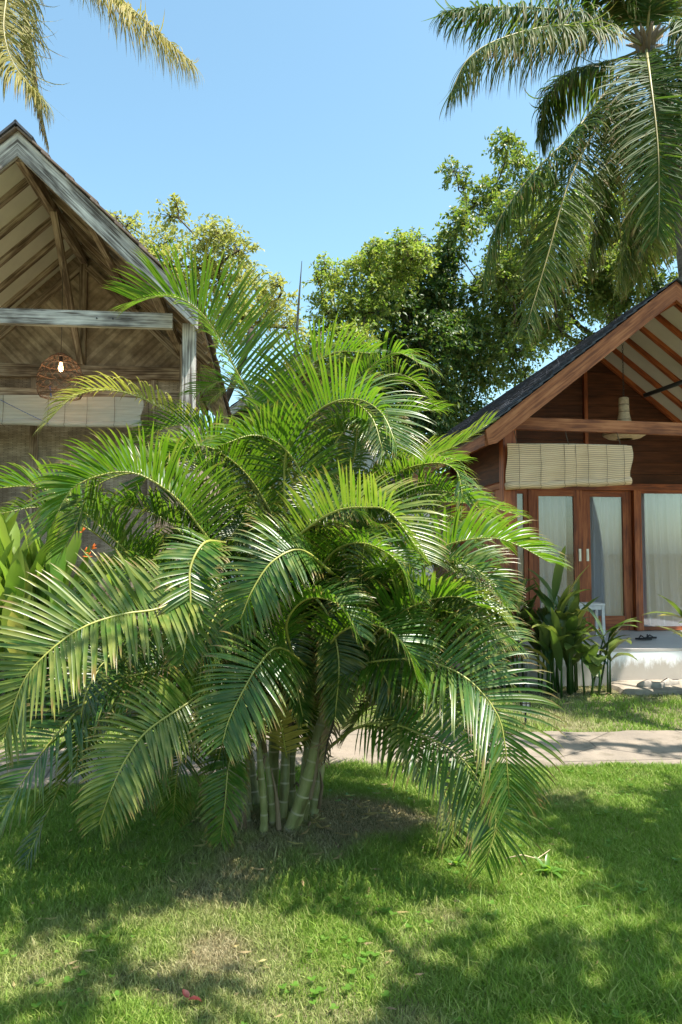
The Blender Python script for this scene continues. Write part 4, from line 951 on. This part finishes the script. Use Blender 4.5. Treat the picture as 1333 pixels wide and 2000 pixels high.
for s in (-1, 1):
    mb = MB(); a = (0, ZA - .11); b = (s * EX, r2(EX) - .11); h = .105
    V = [(a[0], 0, a[1] + h), (b[0], 0, b[1] + h), (b[0] - s * .03, 0, b[1] - h + .05), (b[0] - s * .12, 0, b[1] - h + .07), (a[0], 0, a[1] - h)]; V += [(x, .045, z) for x, _, z in V]
    L = EX * 1.2; n_ = 5
    F = [(4, 3, 2, 1, 0), (5, 6, 7, 8, 9)] + [(i, (i + 1) % 5, (i + 1) % 5 + 5, i + 5) for i in range(5)]
    if s < 0: F = [f[::-1] for f in F]
    uv_ = [(0, .2), (L, .2), (L, 0), (L - .1, 0), (0, 0)]
    mb.add(V, F, uv_ + [(u + .02, v + .3) for u, v in uv_]); mb.build('bargeboard', M['teak_pale'], rh)
    mb = MB(); th = .02
    V = [(0, .05, ZA - .03), (s * EX, .05, r2(EX) - .03), (s * EX, 9.3, r2(EX) - .03), (0, 9.3, ZA - .03)]; V2 = [(x, y, z - th) for x, y, z in V]
    F = [(0, 1, 2, 3), (7, 6, 5, 4), (0, 4, 5, 1), (1, 5, 6, 2), (2, 6, 7, 3), (3, 7, 4, 0)]
    if s > 0: F = [f[::-1] for f in F]
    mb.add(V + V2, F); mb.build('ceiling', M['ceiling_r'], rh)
    sh = MB(); dn = Vector((s * cos(an), 0, -sin(an))); nv = Vector((s * sin(an), 0, cos(an)))
    shingles(sh, Vector((0, -.035, ZA + .008)), (0, 1, 0), dn, EX / cos(an) + .06, 9.4, .15, .20, .012, nv); sh.build('roof', M['shingle'], rh)
    for i in range(6):
        y = .22 + i * .42
        mb = MB(); mb.bar((s * .04, y, ZA - .10), (s * (EX - .06), y, r2(EX - .06) - .10), .045, .075, up=(s * sin(an), 0, cos(an))); mb.build('rafter', M['teak'], rh)
mb = MB(); mb.bar((0, .05, ZA - .17), (0, 2.3, ZA - .17), .06, .14); mb.build('ridge_beam', M['teak'], rh)
PX = -RLX(994, .45)
for s in (-1, 1):
    mb = MB(); mb.bar((s * PX, .45, .35), (s * PX, .45, r2(PX) - .13), .15, .15, up=(0, 1, 0)); mb.build('post', M['teak'], rh)
zb2 = P(1170, 832, 8.22).z
mb = MB(); mb.bar((-PX + .04, .40, zb2 + .03), (PX, .40, zb2 - .03), .08, .135); mb.build('beam', M['teak_pale'], rh)
# plinth and floor
mb = MB(); mb.box((0, 1.5, .19), (3.95, 1.88, .38)); mb.box((0, 4.2, .19), (3.9, 3.5, .38)); mb.build('plinth', M['lime'], rh)
mb = MB(); mb.box((0, 1.50, .395), (3.956, 1.886, .03)); mb.build('porch_floor', M['tilefloor'], rh)
# end wall
WY = 2.40
z1 = P(1100, 945, 10.25).z
def wx(px): return RLX(px, WY)
mb = MB()
zz = z1
while zz < ZA - .2:
    ha = min(1.93, (ZA - .06 - zz) / TR); hb_ = min(1.93, max(.02, (ZA - .06 - zz - .156) / TR)); jy = random.uniform(-.002, .002)
    extr(mb, [(-ha, zz), (ha, zz), (hb_, zz + .156), (-hb_, zz + .156)], WY - .005 + jy, WY + .025 + jy)
    mb.uv[-1][:] += random.random() * 20; zz += .16
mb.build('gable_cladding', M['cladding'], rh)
mb = MB(); mb.bar((0, WY - .03, z1), (0, WY - .03, ZA - .3), .05, .05, up=(0, 1, 0)); mb.build('gable_stud', M['teak'], rh)
mb = MB(); mb.bar((-1.93, WY - .02, z1 - .03), (1.93, WY - .02, z1 - .03), .07, .09); mb.build('lintel', M['teak'], rh)
# windows and doors on the end wall
zf = .42; zt2 = z1 - .075
def panel(x0, x1, y, name, stile=.10, topr=.09, botr=.20, handle=None, label=None, kind='door'):
    fr_ = MB(); zc = (zf + zt2) / 2
    fr_.bar((x0 + stile / 2, y, zf), (x0 + stile / 2, y, zt2), stile, .045, up=(0, 1, 0)); fr_.bar((x1 - stile / 2, y, zf), (x1 - stile / 2, y, zt2), stile, .045, up=(0, 1, 0))
    fr_.bar((x0 + stile, y, zt2 - topr / 2), (x1 - stile, y, zt2 - topr / 2), .043, topr); fr_.bar((x0 + stile, y, zf + botr / 2), (x1 - stile, y, zf + botr / 2), .043, botr)
    o_ = fr_.build(name, M['teak'], rh)
    g_ = MB(); g_.box(((x0 + x1) / 2, y, (zf + botr + zt2 - topr) / 2), (x1 - x0 - 2 * stile, .006, zt2 - topr - zf - botr)); g_.build('glass_pane', M['glass'], o_)
    if handle is not None:
        h_ = MB(); hx, hz = handle, P(1140, 1084, RY + WY).z
        h_.box((hx, y - .026, hz), (.035, .008, .17)); h_.box((hx, y - .032, hz), (.014, .006, .11)); h_.build('door_handle', M['steel'], o_)
    return o_
panel(-1.93, wx(1031), WY, 'window', .06, .06, .06)
mb = MB(); mb.bar((wx(1031) + .012, WY - .012, zf), (wx(1031) + .012, WY - .012, zt2), .02, .06, up=(0, 1, 0)); mb.build('door_frame', M['teak'], rh)
panel(wx(1035), wx(1138) - .005, WY, 'door', .125, .09, .2, handle=wx(1131))
panel(wx(1138) + .005, wx(1236), WY + .05, 'door', .125, .09, .2, handle=wx(1149))
mb = MB(); mb.bar((wx(1243), WY, zf), (wx(1243), WY, zt2), .09, .09, up=(0, 1, 0)); mb.build('door_frame', M['teak'], rh)
panel(wx(1250), 1.93, WY, 'window', .02, .04, .05)
# house body
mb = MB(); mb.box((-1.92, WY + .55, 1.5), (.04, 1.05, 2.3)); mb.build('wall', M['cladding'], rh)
mb = MB(); hw = r2(1.95) - .10; mb.box((-1.92, WY + 3.85, hw / 2), (.06, 5.5, hw)); mb.box((1.92, WY + 3.3, hw / 2), (.06, 6.6, hw)); mb.box((0, WY + 6.6, hw / 2), (3.78, .06, hw)); mb.build('wall', M['lime'], rh)
for s in (-1, 1):
    mb = MB(); mb.bar((s * (EX - .015), .05, r2(EX) - .10), (s * (EX - .015), 9.25, r2(EX) - .10), .03, .14); mb.build('fascia', M['teak_pale'], rh)
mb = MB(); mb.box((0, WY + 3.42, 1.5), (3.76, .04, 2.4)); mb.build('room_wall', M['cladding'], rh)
mb = MB(); mb.box((0, WY + 1.7, .41), (3.8, 3.3, .02)); mb.build('room_floor', M['tilefloor'], rh)
# side screen of upright boards
sx_ = -PX - .02; zs = P(990, 955, 8.45).z
mb = MB(); y = .55
while y < WY:
    mb.box((sx_ + random.uniform(-.003, .003), y + .05, (zs + .42) / 2), (.022, .085, zs - .42)); y += .095
mb.build('side_screen', M['teak'], rh)
mb = MB(); mb.bar((sx_, .53, zs + .03), (sx_, WY, zs + .03), .07, .06); mb.build('screen_rail', M['teak_pale'], rh)
mb = MB(); mb.bar((sx_, .53, r2(PX) - .25), (sx_, WY, r2(PX) - .25), .06, .1); mb.build('wall_plate', M['teak'], rh)
mb = MB(); mb.box((sx_ + .03, (WY + .55) / 2 , (zs + r2(PX)) / 2 - .05), (.016, WY - .5, r2(PX) - zs - .3)); mb.build('side_cladding', M['cladding'], rh)
# black brace pipe
mb = MB(); a = P(1258, 773, 9.6); b = P(1400, 722, 9.0); mb.tube([rlm(a), rlm(b)], .028, 10); mb.build('tie_pipe', M['black'], rh)

# curtains (hang inside the glass)
def curtain(x0, x1, y, z0, z1_, label, seed, amp=.022, sweep=0.0, gap=None):
    r_ = random.Random(seed); root = empty('curtain', rwm(x0, y, z0), YAW, label, 'curtain', 'pale curtains behind the glass doors')
    nx_ = 140; nz_ = 16; V = []; ph = [r_.uniform(0, 6) for _ in range(4)]; W_ = x1 - x0
    for j in range(nz_ + 1):
        v = j / nz_
        for i in range(nx_ + 1):
            u = i / nx_; x = u * W_ + sweep * (1 - v) ** 1.5 * u * W_
            fy = amp * (sin(u * W_ * 62 + ph[0] + .5 * sin(v * 2 + ph[3])) + .6 * sin(u * W_ * 37 + ph[1]) + .35 * sin(u * W_ * 113 + ph[2] + v)) * (.7 + .4 * (1 - v))
            V.append((x, fy, v * (z1_ - z0)))
    F = [(j * (nx_ + 1) + i, j * (nx_ + 1) + i + 1, (j + 1) * (nx_ + 1) + i + 1, (j + 1) * (nx_ + 1) + i) for j in range(nz_) for i in range(nx_)]
    mb = MB(); mb.add(V, F, None, None, True); o_ = mb.build('cloth', M['curtain'], root)
    rb = MB(); rb.tube([(-.03, 0, z1_ - z0 + .01), (W_ + .03, 0, z1_ - z0 + .01)], .012, 8); rb.build('curtain_rod', M['black'], root)
curtain(-1.88, wx(1032), WY + .16, .46, zt2 - .03, 'pale curtain strip behind the narrow window beside the left sliding door', 1)
curtain(wx(1040), wx(1116), WY + .16, .46, zt2 - .03, 'pale curtain behind the left sliding door', 2)
curtain(wx(1158), wx(1230), WY + .16, .46, zt2 - .03, 'pale curtain behind the right sliding door', 3)
curtain(wx(1252), wx(1345), WY + .16, .46, zt2 - .03, 'wide bluish white curtain in the large window at the right edge', 4, amp=.03, sweep=.12)

# bamboo blind
zbl = P(1115, 866, 8.1)
bb = blind('bamboo_blind', 'straw-coloured bamboo blind rolled halfway down in front of the teak porch', RLX(1238, .29) - RLX(993, .29), .40, tuple(rwm(RLX(993, .29), .29, zbl.z)), YAW, 'blind', .07, .045, (.09, .26, .45, .54, .64, .79, .93))
mb = MB()
for u in (.08, .5, .93):
    mb = MB(); mb.tube([(u * 1.402, .0, 0), (u * 1.402, .09, zb2 + .0 - zbl.z - .05)], .004, 5)
    mb.build('hanger_cord', M['rope'], bb)
mb = MB()
mb.tube([(.02, .03, -.005), (.7, .03, .002), (1.39, .03, -.005)], .012, 6); mb.build('top_rod', M['wicker'], bb)

# pendant lamp of the porch: long neck and wide saucer
ql = P(1220, 850, 9.15)
p2 = empty('pendant_lamp', (ql.x, ql.y, P(1220, 858, 9.15).z), 0, 'unlit pale woven pendant lamp with long neck and wide brim hanging on a chain', 'lamp')
zn = (858 - 775) / FPX * 9.15
mb = MB(); mb.lathe((0, 0, 0), [(.10, .0), (.20, .015), (.255, .05), (.26, .075), (.20, .11), (.12, .15), (.085, .22), (.065, .32), (.06, zn - .01), (.045, zn), (.001, zn)], 28); mb.build('shade', M['wicker'], p2)
mb = MB()
for z, r in ((.05, .257), (.075, .262), (.11, .203), (.16, .115), (.24, .082), (.34, .066), (.43, .064)): mb.tube([(r * cos(a), r * sin(a), z) for a in np.linspace(0, 2 * pi, 29)], .004, 4, cap=False)
mb.build('cane_ring', M['rattan'], p2)
mb = MB(); z = zn
k = 0
while z < zn + .66:
    pts = [(.010 * cos(a) if k % 2 else 0, 0 if k % 2 else .010 * cos(a), z + .02 + .02 * sin(a)) for a in np.linspace(0, 2 * pi, 9)]
    mb.tube(pts, .0028, 4, cap=False); z += .031; k += 1
mb.build('chain', M['black'], p2)

# stool
q0 = P(1150, 1226, 9.9)
st_ = empty('stool', (P(1150, 1220, 9.75).x, 9.75, .42), 0, 'small white wooden stool beside the sliding doors', 'stool')
mb = MB(); sh_ = .43; mb.box((0, 0, sh_ - .0125), (.34, .30, .025)); mb.build('seat', M['whitewood'], st_)
for sx in (-1, 1):
    for sy in (-1, 1):
        mb = MB(); mb.bar((sx * .15, sy * .13, 0), (sx * .145, sy * .125, sh_ - .025), .036, .036, up=(0, 1, 0)); mb.build('leg', M['whitewood'], st_)
mb = MB()
for sy in (-1, 1): mb.bar((-.127, sy * .127, sh_ - .055), (.127, sy * .127, sh_ - .055), .02, .05)
for sx in (-1, 1): mb.bar((sx * .146, -.107, sh_ - .055), (sx * .146, .107, sh_ - .055), .02, .05)
mb.build('apron', M['whitewood'], st_)

# footwear
def sole_outline(L, w_):
    pts = []
    for i in range(28):
        a = 2 * pi * i / 28; y = cos(a) * L / 2; f = np.interp(y / L, [-.5, -.3, 0, .25, .5], [.9, .85, .72, 1.0, .9])
        pts.append((sin(a) * w_ / 2 * f, y))
    return pts
def flipflop(loc, rz_, label, mat='rubber', L=.26, strap=True, closed=False):
    root = empty('sandal' if not closed else 'shoe', loc, rz_, label, 'sandal' if not closed else 'shoe')
    pts = sole_outline(L, L * .39); n_ = len(pts); mb = MB()
    V = [(x, y, 0) for x, y in pts] + [(x, y, .02) for x, y in pts]
    mb.add(V, [tuple(range(n_))[::-1], tuple(range(n_, 2 * n_))] + [(i, (i + 1) % n_, (i + 1) % n_ + n_, i + n_) for i in range(n_)]); mb.build('sole', M[mat], root)
    if closed:
        ub = MB(); rows_ = []
        for j in range(8):
            t = j / 7
            for x, y in pts:
                hh = np.interp(y / L, [-.5, -.1, .1, .35, .5], [.035, .035, .06, .035, .012]); k_ = 1 - .75 * t ** 1.6 if y > -.02 * L else 1 - .35 * t ** 2
                rows_.append((x * k_, y * (1 - .06 * t) if y > 0 else y, .018 + hh * sin(t * pi / 2)))
        ub.add(rows_, [(j * n_ + i, j * n_ + (i + 1) % n_, (j + 1) * n_ + (i + 1) % n_, (j + 1) * n_ + i) for j in range(7) for i in range(n_)], None, None, True); ub.build('upper', M[mat], root)
    else:
        sb_ = MB()
        for s in (-1, 1): sb_.tube([(0, L * .28, .02), (s * .02, L * .15, .05), (s * .042, -L * .05, .022)], [.005, .009, .006], 6)
        sb_.build('strap', M['black'], root)
    return root
flipflop((P(1256, 1245, 9.35).x, 9.33, .421), R(80), 'black rubber sandal lying on the porch floor, on the left of its pair', L=.2)
flipflop((P(1267, 1245, 9.5).x, 9.44, .421), R(112), 'black rubber sandal lying on the porch floor, on the right of its pair', L=.2)
# stone step with shoes
sp_ = G(1320, 1345)
stp = MB()
V = []; nn_ = 40; r0 = []
for j, (zz, sc) in enumerate(((0, 1.03), (.045, 1.0), (.058, .96))):
    for i in range(nn_):
        a = 2 * pi * i / nn_; e = (abs(cos(a)) ** 5 + abs(sin(a)) ** 5) ** (-1 / 5); V.append((.95 * e * cos(a) * sc * (1 + .02 * sin(a * 7)), .34 * e * sin(a) * sc * (1 + .03 * sin(a * 5 + 1)), zz))
F = [(j * nn_ + i, j * nn_ + (i + 1) % nn_, (j + 1) * nn_ + (i + 1) % nn_, (j + 1) * nn_ + i) for j in range(2) for i in range(nn_)] + [tuple(range(2 * nn_, 3 * nn_))]
stp.add(V, F)
so_ = stp.build('doorstep', M['stone']); so_.location = (sp_.x + .25, 8.24, 0); tag(so_, 'low rough stone doorstep against the white porch plinth', 'step')
flipflop((P(1275, 1335, 8.05).x, 8.10, .058), R(75), 'worn greyish slip-on shoe on the stone step, nearest the plants', 'shoe', .28, closed=True)
flipflop((P(1318, 1335, 8.1).x, 8.22, .058), R(110), 'worn greyish slip-on shoe on the stone step, nearest the right edge', 'shoe', .27, closed=True)

# solar garden lantern on a stake
q = G(1027, 1420)
gl_ = empty('garden_lantern', (q.x, q.y, 0), 0, 'small square solar lantern on a black stake beside the path', 'lantern')
hL = P(1029, 1360, q.y).z
mb = MB(); mb.tube([(0, 0, -.05), (0, 0, hL - .12)], .009, 8); mb.build('stake', M['black'], gl_)
mb = MB(); c0 = hL - .065
mb.box((0, 0, hL - .012), (.11, .11, .016)); mb.box((0, 0, hL - .125), (.08, .08, .01)); mb.build('cap', M['steel'], gl_)
mb = MB()
for sx in (-1, 0, 1):
    for sy in (-1, 1):
        mb.box((sx * .034, sy * .034, c0 - .002), (.007, .007, .106)); mb.box((sy * .034, sx * .034, c0 - .0015), (.0065, .0065, .106))
for zc in (c0 - .03, c0 + .012): 
    for sy in (-1, 1): mb.box((0, sy * .034, zc), (.076, .005, .006)); mb.box((sy * .034, 0, zc), (.005, .077, .006))
mb.build('cage', M['black'], gl_)
mb = MB(); mb.box((0, 0, c0 - .002), (.056, .056, .10)); mb.build('diffuser', M['whitewood'], gl_)

# white carved vent block left of the plinth
q = P(1008, 1305, 8.35)
vb = empty('breeze_block', (q.x - .02, 8.28, 0), YAW, 'white pierced breeze block half hidden by plants at the porch corner', 'breeze block')
mb = MB(); W_, H_ = .26, .40
for x in (-W_ / 2, W_ / 2): mb.box((x, 0, H_ / 2), (.022, .08, H_))
for z in (.012, H_ / 2, H_ - .012): mb.box((0, 0, z), (W_ - .022, .078, .02))
mb.build('frame', M['lime'], vb)
mb = MB()
for i in range(3):
    for j in range(4):
        cx = -W_ / 2 + .045 + i * .085; cz = .055 + j * .097; mb.tube([(cx + .036 * cos(a), 0, cz + .04 * sin(a)) for a in np.linspace(0, 2 * pi, 13)], .008, 5, cap=False)
mb.build('lattice', M['lime'], vb)

# ------------------------------------------------------------ house in the middle distance
YM = 19.5
am = P(600, 690, YM)
mh = empty('distant_house', (am.x, YM, 0), 0, 'white-walled bungalow with dark roof half hidden behind the big palm', 'house')
ZM = am.z; ER = P(775, 815, YM); TM = (ZM - ER.z) / (ER.x - am.x); EM = ER.x - am.x; am_a = math.atan(TM)
for s in (-1, 1):
    mb = MB(); mb.bar((0, 0, ZM - .12), (s * EM, 0, ZM - .12 - EM * TM), .04, .2, up=(s * sin(am_a), 0, cos(am_a))); mb.build('bargeboard', M['grey_wood'], mh)
    mb = MB(); V = [(0, 0.03, ZM), (s * EM, .03, ZM - EM * TM), (s * EM, 6, ZM - EM * TM), (0, 6, ZM)]; V2 = [(x, y, z - .04) for x, y, z in V]
    F = [(0, 1, 2, 3), (7, 6, 5, 4), (0, 4, 5, 1), (1, 5, 6, 2), (2, 6, 7, 3), (3, 7, 4, 0)]
    if s > 0: F = [f[::-1] for f in F]
    mb.add(V + V2, F, [(x, y) for x, y, z in V + V2]); mb.build('ceiling', M['brown_wood'], mh)
    sh = MB(); dn = Vector((s * cos(am_a), 0, -sin(am_a))); nv = Vector((s * sin(am_a), 0, cos(am_a)))
    shingles(sh, Vector((0, -.03, ZM + .01)), (0, 1, 0), dn, EM / cos(am_a), 6, .3, .35, .015, nv); sh.build('roof', M['shingle'], mh)
wz = ZM - EM * TM - .15
mb = MB(); mb.box((0, 3.4, wz / 2), (2 * EM - .35, 5.0, wz)); mb.build('wall', M['lime'], mh)
mb = MB(); extr(mb, [(-EM + .3, wz + .14), (EM - .3, wz + .14), (0, ZM - .15)], 1.0, 1.04); mb.build('gable_panel', M['mat'], mh)
mb = MB(); mb.box((0, .93, wz + .07), (2 * EM - .3, .12, .14)); mb.build('beam', M['teak_pale'], mh)

# ------------------------------------------------------------ plants with broad leaves
def paddle(mb, base, az, el, ln, wd, bend, yel=0, brn=0, seg=9):
    d = Vector((cos(az) * cos(el), sin(az) * cos(el), sin(el))); p = Vector(base); s = d.cross(Vector((0, 0, 1)))
    if s.length < .05: s = Vector((cos(az + 1.57), sin(az + 1.57), 0))
    s.normalize(); V = []; T_ = []; wob = random.uniform(0, 6)
    for i in range(seg + 1):
        t = i / seg; w_ = wd * np.interp(t, [0, .12, .35, .65, .88, 1], [.12, .6, 1, .9, .45, .0]); u_ = s.cross(d).normalized()
        r_ = .06 * wd * sin(t * 17 + wob)
        V += [p - s * w_ + u_ * (w_ * .35 + r_), p.copy(), p + s * w_ + u_ * (w_ * .35 - r_)]; tt = (min(1, yel + .1 * t), brn, 0); T_ += [tt] * 3
        p = p + d * ln / seg; d = (d + Vector((0, 0, -1)) * bend / seg).normalized()
    F = []
    for i in range(seg):
        a = i * 3; F += [(a, a + 1, a + 4, a + 3), (a + 1, a + 2, a + 5, a + 4)]
    mb.add(V, F, None, T_, True)
def cane_plant(name, loc, label, n_st, hgt_, mat, spread=.25, leafl=.4, leafw=.06, group=None, seed=0, lean=0.2, flower=False, bend=.8, elr=(40, 85), cat='plant', dead_=.1, nl=(4, 7)):
    random.seed(seed); root = empty(name, loc, 0, label, cat, group)
    stb = MB(); lb = MB()
    for i in range(n_st):
        a = random.uniform(0, 2 * pi); r_ = spread * random.random() ** .6 * .5; b = Vector((r_ * cos(a) * 1.5, r_ * sin(a), 0)); h = hgt_ * random.uniform(.55, 1.05); top = b + Vector((cos(a) * lean * h * random.random(), sin(a) * lean * h * .5 * random.random(), h))
        stb.tube([b, b.lerp(top, .5) + Vector((random.uniform(-.02, .02), 0, 0)), top], [.012, .010, .006], 6)
        k_ = random.randint(*nl)
        for j in range(k_):
            t = random.uniform(.45, 1.0) if j else 1; p = b.lerp(top, t); az = a + j * pi + random.uniform(-.6, .6)
            y_ = random.uniform(0, .2) if random.random() > dead_ else random.uniform(.4, .9)
            paddle(lb, p, az, R(random.uniform(*elr)), leafl * random.uniform(.7, 1.15), leafw * random.uniform(.75, 1.2), bend * random.uniform(.5, 1.6), y_, .3 if y_ > .7 else 0)
    stb.build('stem', M['shrub'], root); lb.build('foliage', M[mat], root)
    if flower:
        fb = MB()
        for (px, py, Y) in flower:
            q = P(px, py, Y) - root.location
            for kk in range(3):
                a = random.uniform(-.5, 3.6); fb.tube([q, q + Vector((cos(a) * .022, 0, sin(a) * .022 + .008)), q + Vector((cos(a) * .045, -.005, sin(a) * .04 + .015))], [.004, .006, .001], 5)
        fb.build('flower', M['orange'], root)
    return root
BG = 'broad-leaved plants in front of the porch'
g_ = G(1030, 1340); cane_plant('heliconia', (P(1035, 1300, 8.1).x, 8.12, 0), 'tall dark broad-leaved plant at the left corner of the porch', 15, 1.0, 'paddle', .55, .55, .062, BG, 11, .22)
cane_plant('heliconia', (P(1110, 1300, 8.0).x, 8.0, 0), 'dark cane plant with a yellowing leaf in front of the stool', 15, .78, 'paddle', .5, .46, .052, BG, 15, .25, dead_=.2)
cane_plant('heliconia', (P(1165, 1300, 7.95).x, 7.92, 0), 'low plant with big glossy leaves on thin stems at the right of the clump', 6, .45, 'paddle', .4, .38, .08, BG, 19, .2, elr=(10, 70), bend=1.4, nl=(2, 3))
cane_plant('heliconia', (P(1375, 1300, 7.8).x, 7.8, 0), 'plant outside the right edge with leaf tips reaching in', 5, .95, 'paddle', .3, .45, .05, BG, 23, .2, elr=(10, 60))
cane_plant('heliconia', (P(965, 1320, 8.1).x, 8.05, 0), 'dark leafy plant against the side screen of the teak bungalow', 7, .8, 'paddle', .5, .4, .05, BG, 27, .2)
LG = 'bright broad-leaved plants by the weathered house'
def lp_(px, Y, h, sd, lab, fl=False, n_=9): return cane_plant('bird_of_paradise', (P(px, 1000, Y).x, Y, 0), lab, n_, h, 'paddle_l', .45, .62, .075, LG, sd, .12, elr=(62, 88), bend=.25, flower=fl, dead_=.04, nl=(4, 6))
lp_(18, 6.3, 1.55, 31, 'bright upright broad-leaved plant at the left edge of the picture', n_=11)
lp_(95, 6.4, 1.45, 33, 'bright upright broad-leaved plant next to the one at the left edge', [(165,1080,6.4),(180,1072,6.4),(160,1040,6.4),(172,1088,6.4)], n_=11)
lp_(170, 6.5, 1.2, 35, 'lower bright broad-leaved plant closest to the big palm', n_=9)
lp_(-60, 6.5, 1.4, 37, 'bright broad-leaved plant just outside the left edge', n_=8)

# shrubs behind the palm and beyond
def shrub(px, Y, h, wpx, sd, label, mat='shrub', leaf=.07, group='dark shrubs behind the big palm'):
    b = P(px, 1000, Y); bl = []; r_ = random.Random(sd); wd = wpx * Y / FPX
    for i in range(9): bl.append((b.x + r_.uniform(-.5, .5) * wd, Y + r_.uniform(-.25, .25), h * r_.uniform(.3, .85), h * .26))
    return tree('shrub', label, 'shrub', (b.x, Y, 0), bl, mat, k=.38, leaf=leaf, tr=.03, seed=sd, world_blobs=True, group=group)
shrub(60, 6.9, .9, 160, 41, 'dark shrub at the foot of the weathered house, left edge')
shrub(230, 6.8, 1.0, 170, 42, 'dark shrub behind the lower left fronds')
shrub(420, 7.2, 1.2, 200, 43, 'dark shrub behind the palm stems')
shrub(620, 8.0, 1.3, 200, 44, 'dark shrub straight behind the middle of the palm')
shrub(800, 9.0, 1.2, 160, 45, 'dark shrub between palm and teak bungalow')
shrub(905, 8.3, .55, 120, 46, 'low leafy shrub left of the porch plants')
tree('broadleaf_tree', 'low dark bushy tree line closing the gap between the houses', 'tree', (P(600, 900, 18).x, 21, 0), BL([(470,900,80),(560,850,80),(640,880,80),(560,960,90),(660,980,90),(740,1000,80),(880,960,80),(940,900,70),(960,1000,70),(480,1000,80)], 21, .5), 'tree_dark', k=.4, leaf=.16, seed=50)

tree('broadleaf_tree', 'dark bushy tree far beyond the teak bungalow on the right', 'tree', (P(1700, 900, 24).x, 24, 0), BL([(1400,980,110),(1480,880,110),(1560,960,120),(1650,840,130),(1760,900,130),(1900,940,130),(1500,760,90),(1820,800,110)], 24, .5), 'tree_mid', k=.22, leaf=.2, seed=51)
tree('broadleaf_tree', 'dark bushy tree far beyond the weathered house on the left', 'tree', (P(-300, 900, 24).x, 24, 0), BL([(-100,980,110),(-200,880,110),(-300,960,120),(-400,840,130),(-520,940,130),(40,980,90)], 24, .5), 'tree_mid', k=.22, leaf=.2, seed=52)

# weeds and small things on the lawn
def weed(px, py, ln, n_, sd, label, wd=.012):
    random.seed(sd); q = G(px, py); root = empty('weed', (q.x, q.y, float(gz(q.x, q.y))), 0, label, 'weed', 'small weeds in the lawn'); mb = MB()
    for i in range(n_): paddle(mb, (random.uniform(-.02, .02), random.uniform(-.02, .02), .01 + .02 * random.random()), i * 2.4, R(random.uniform(10, 60)), ln * random.uniform(.6, 1.1), wd, .9)
    mb.build('leaf_rosette', M['paddle_l'], root)
weed(962, 1798, .055, 6, 61, 'small broad-leaved weed beside the bare patch on the lawn', .010)
weed(1072, 1712, .09, 14, 62, 'bright leafy weed on the lawn right of the drooping frond')
weed(893, 1700, .07, 10, 63, 'dark little weed under the drooping frond tip')
weed(1195, 1760, .13, 5, 64, 'arching grassy weed on the lawn at the right', .005)
weed(1118, 1790, .11, 3, 65, 'thin upright blade weed below the twig', .004)
q = G(368, 1975); mb = MB(); random.seed(4)
paddle(mb, (0, 0, .012), .3, .2, .05, .012, 1.2); paddle(mb, (.0, .008, .014), 2.6, .3, .035, .013, -.9)
m, n, p, o = newmat('red dry leaf'); p.inputs['Base Color'].default_value = (.10, .012, .01, 1); p.inputs['Roughness'].default_value = .6
fl_ = mb.build('fallen_leaf', m); fl_.location = (q.x, q.y, float(gz(q.x, q.y)) + .02); tag(fl_, 'curled dark red fallen leaf in the foreground grass', 'leaf')
q = G(985, 1690); mb = MB(); mb.tube([(0, 0, .03), (.09, .01, .045), (.16, 0, .03), (.24, .06, .05)], [.003, .003, .0025, .0015], 5); mb.tube([(.16, 0, .03), (.2, -.03, .03)], .0015, 4)
tw_ = mb.build('twig', M['wicker']); tw_.location = (q.x, q.y, float(gz(q.x, q.y))); tag(tw_, 'pale dry twig lying on the lawn at the right', 'twig')
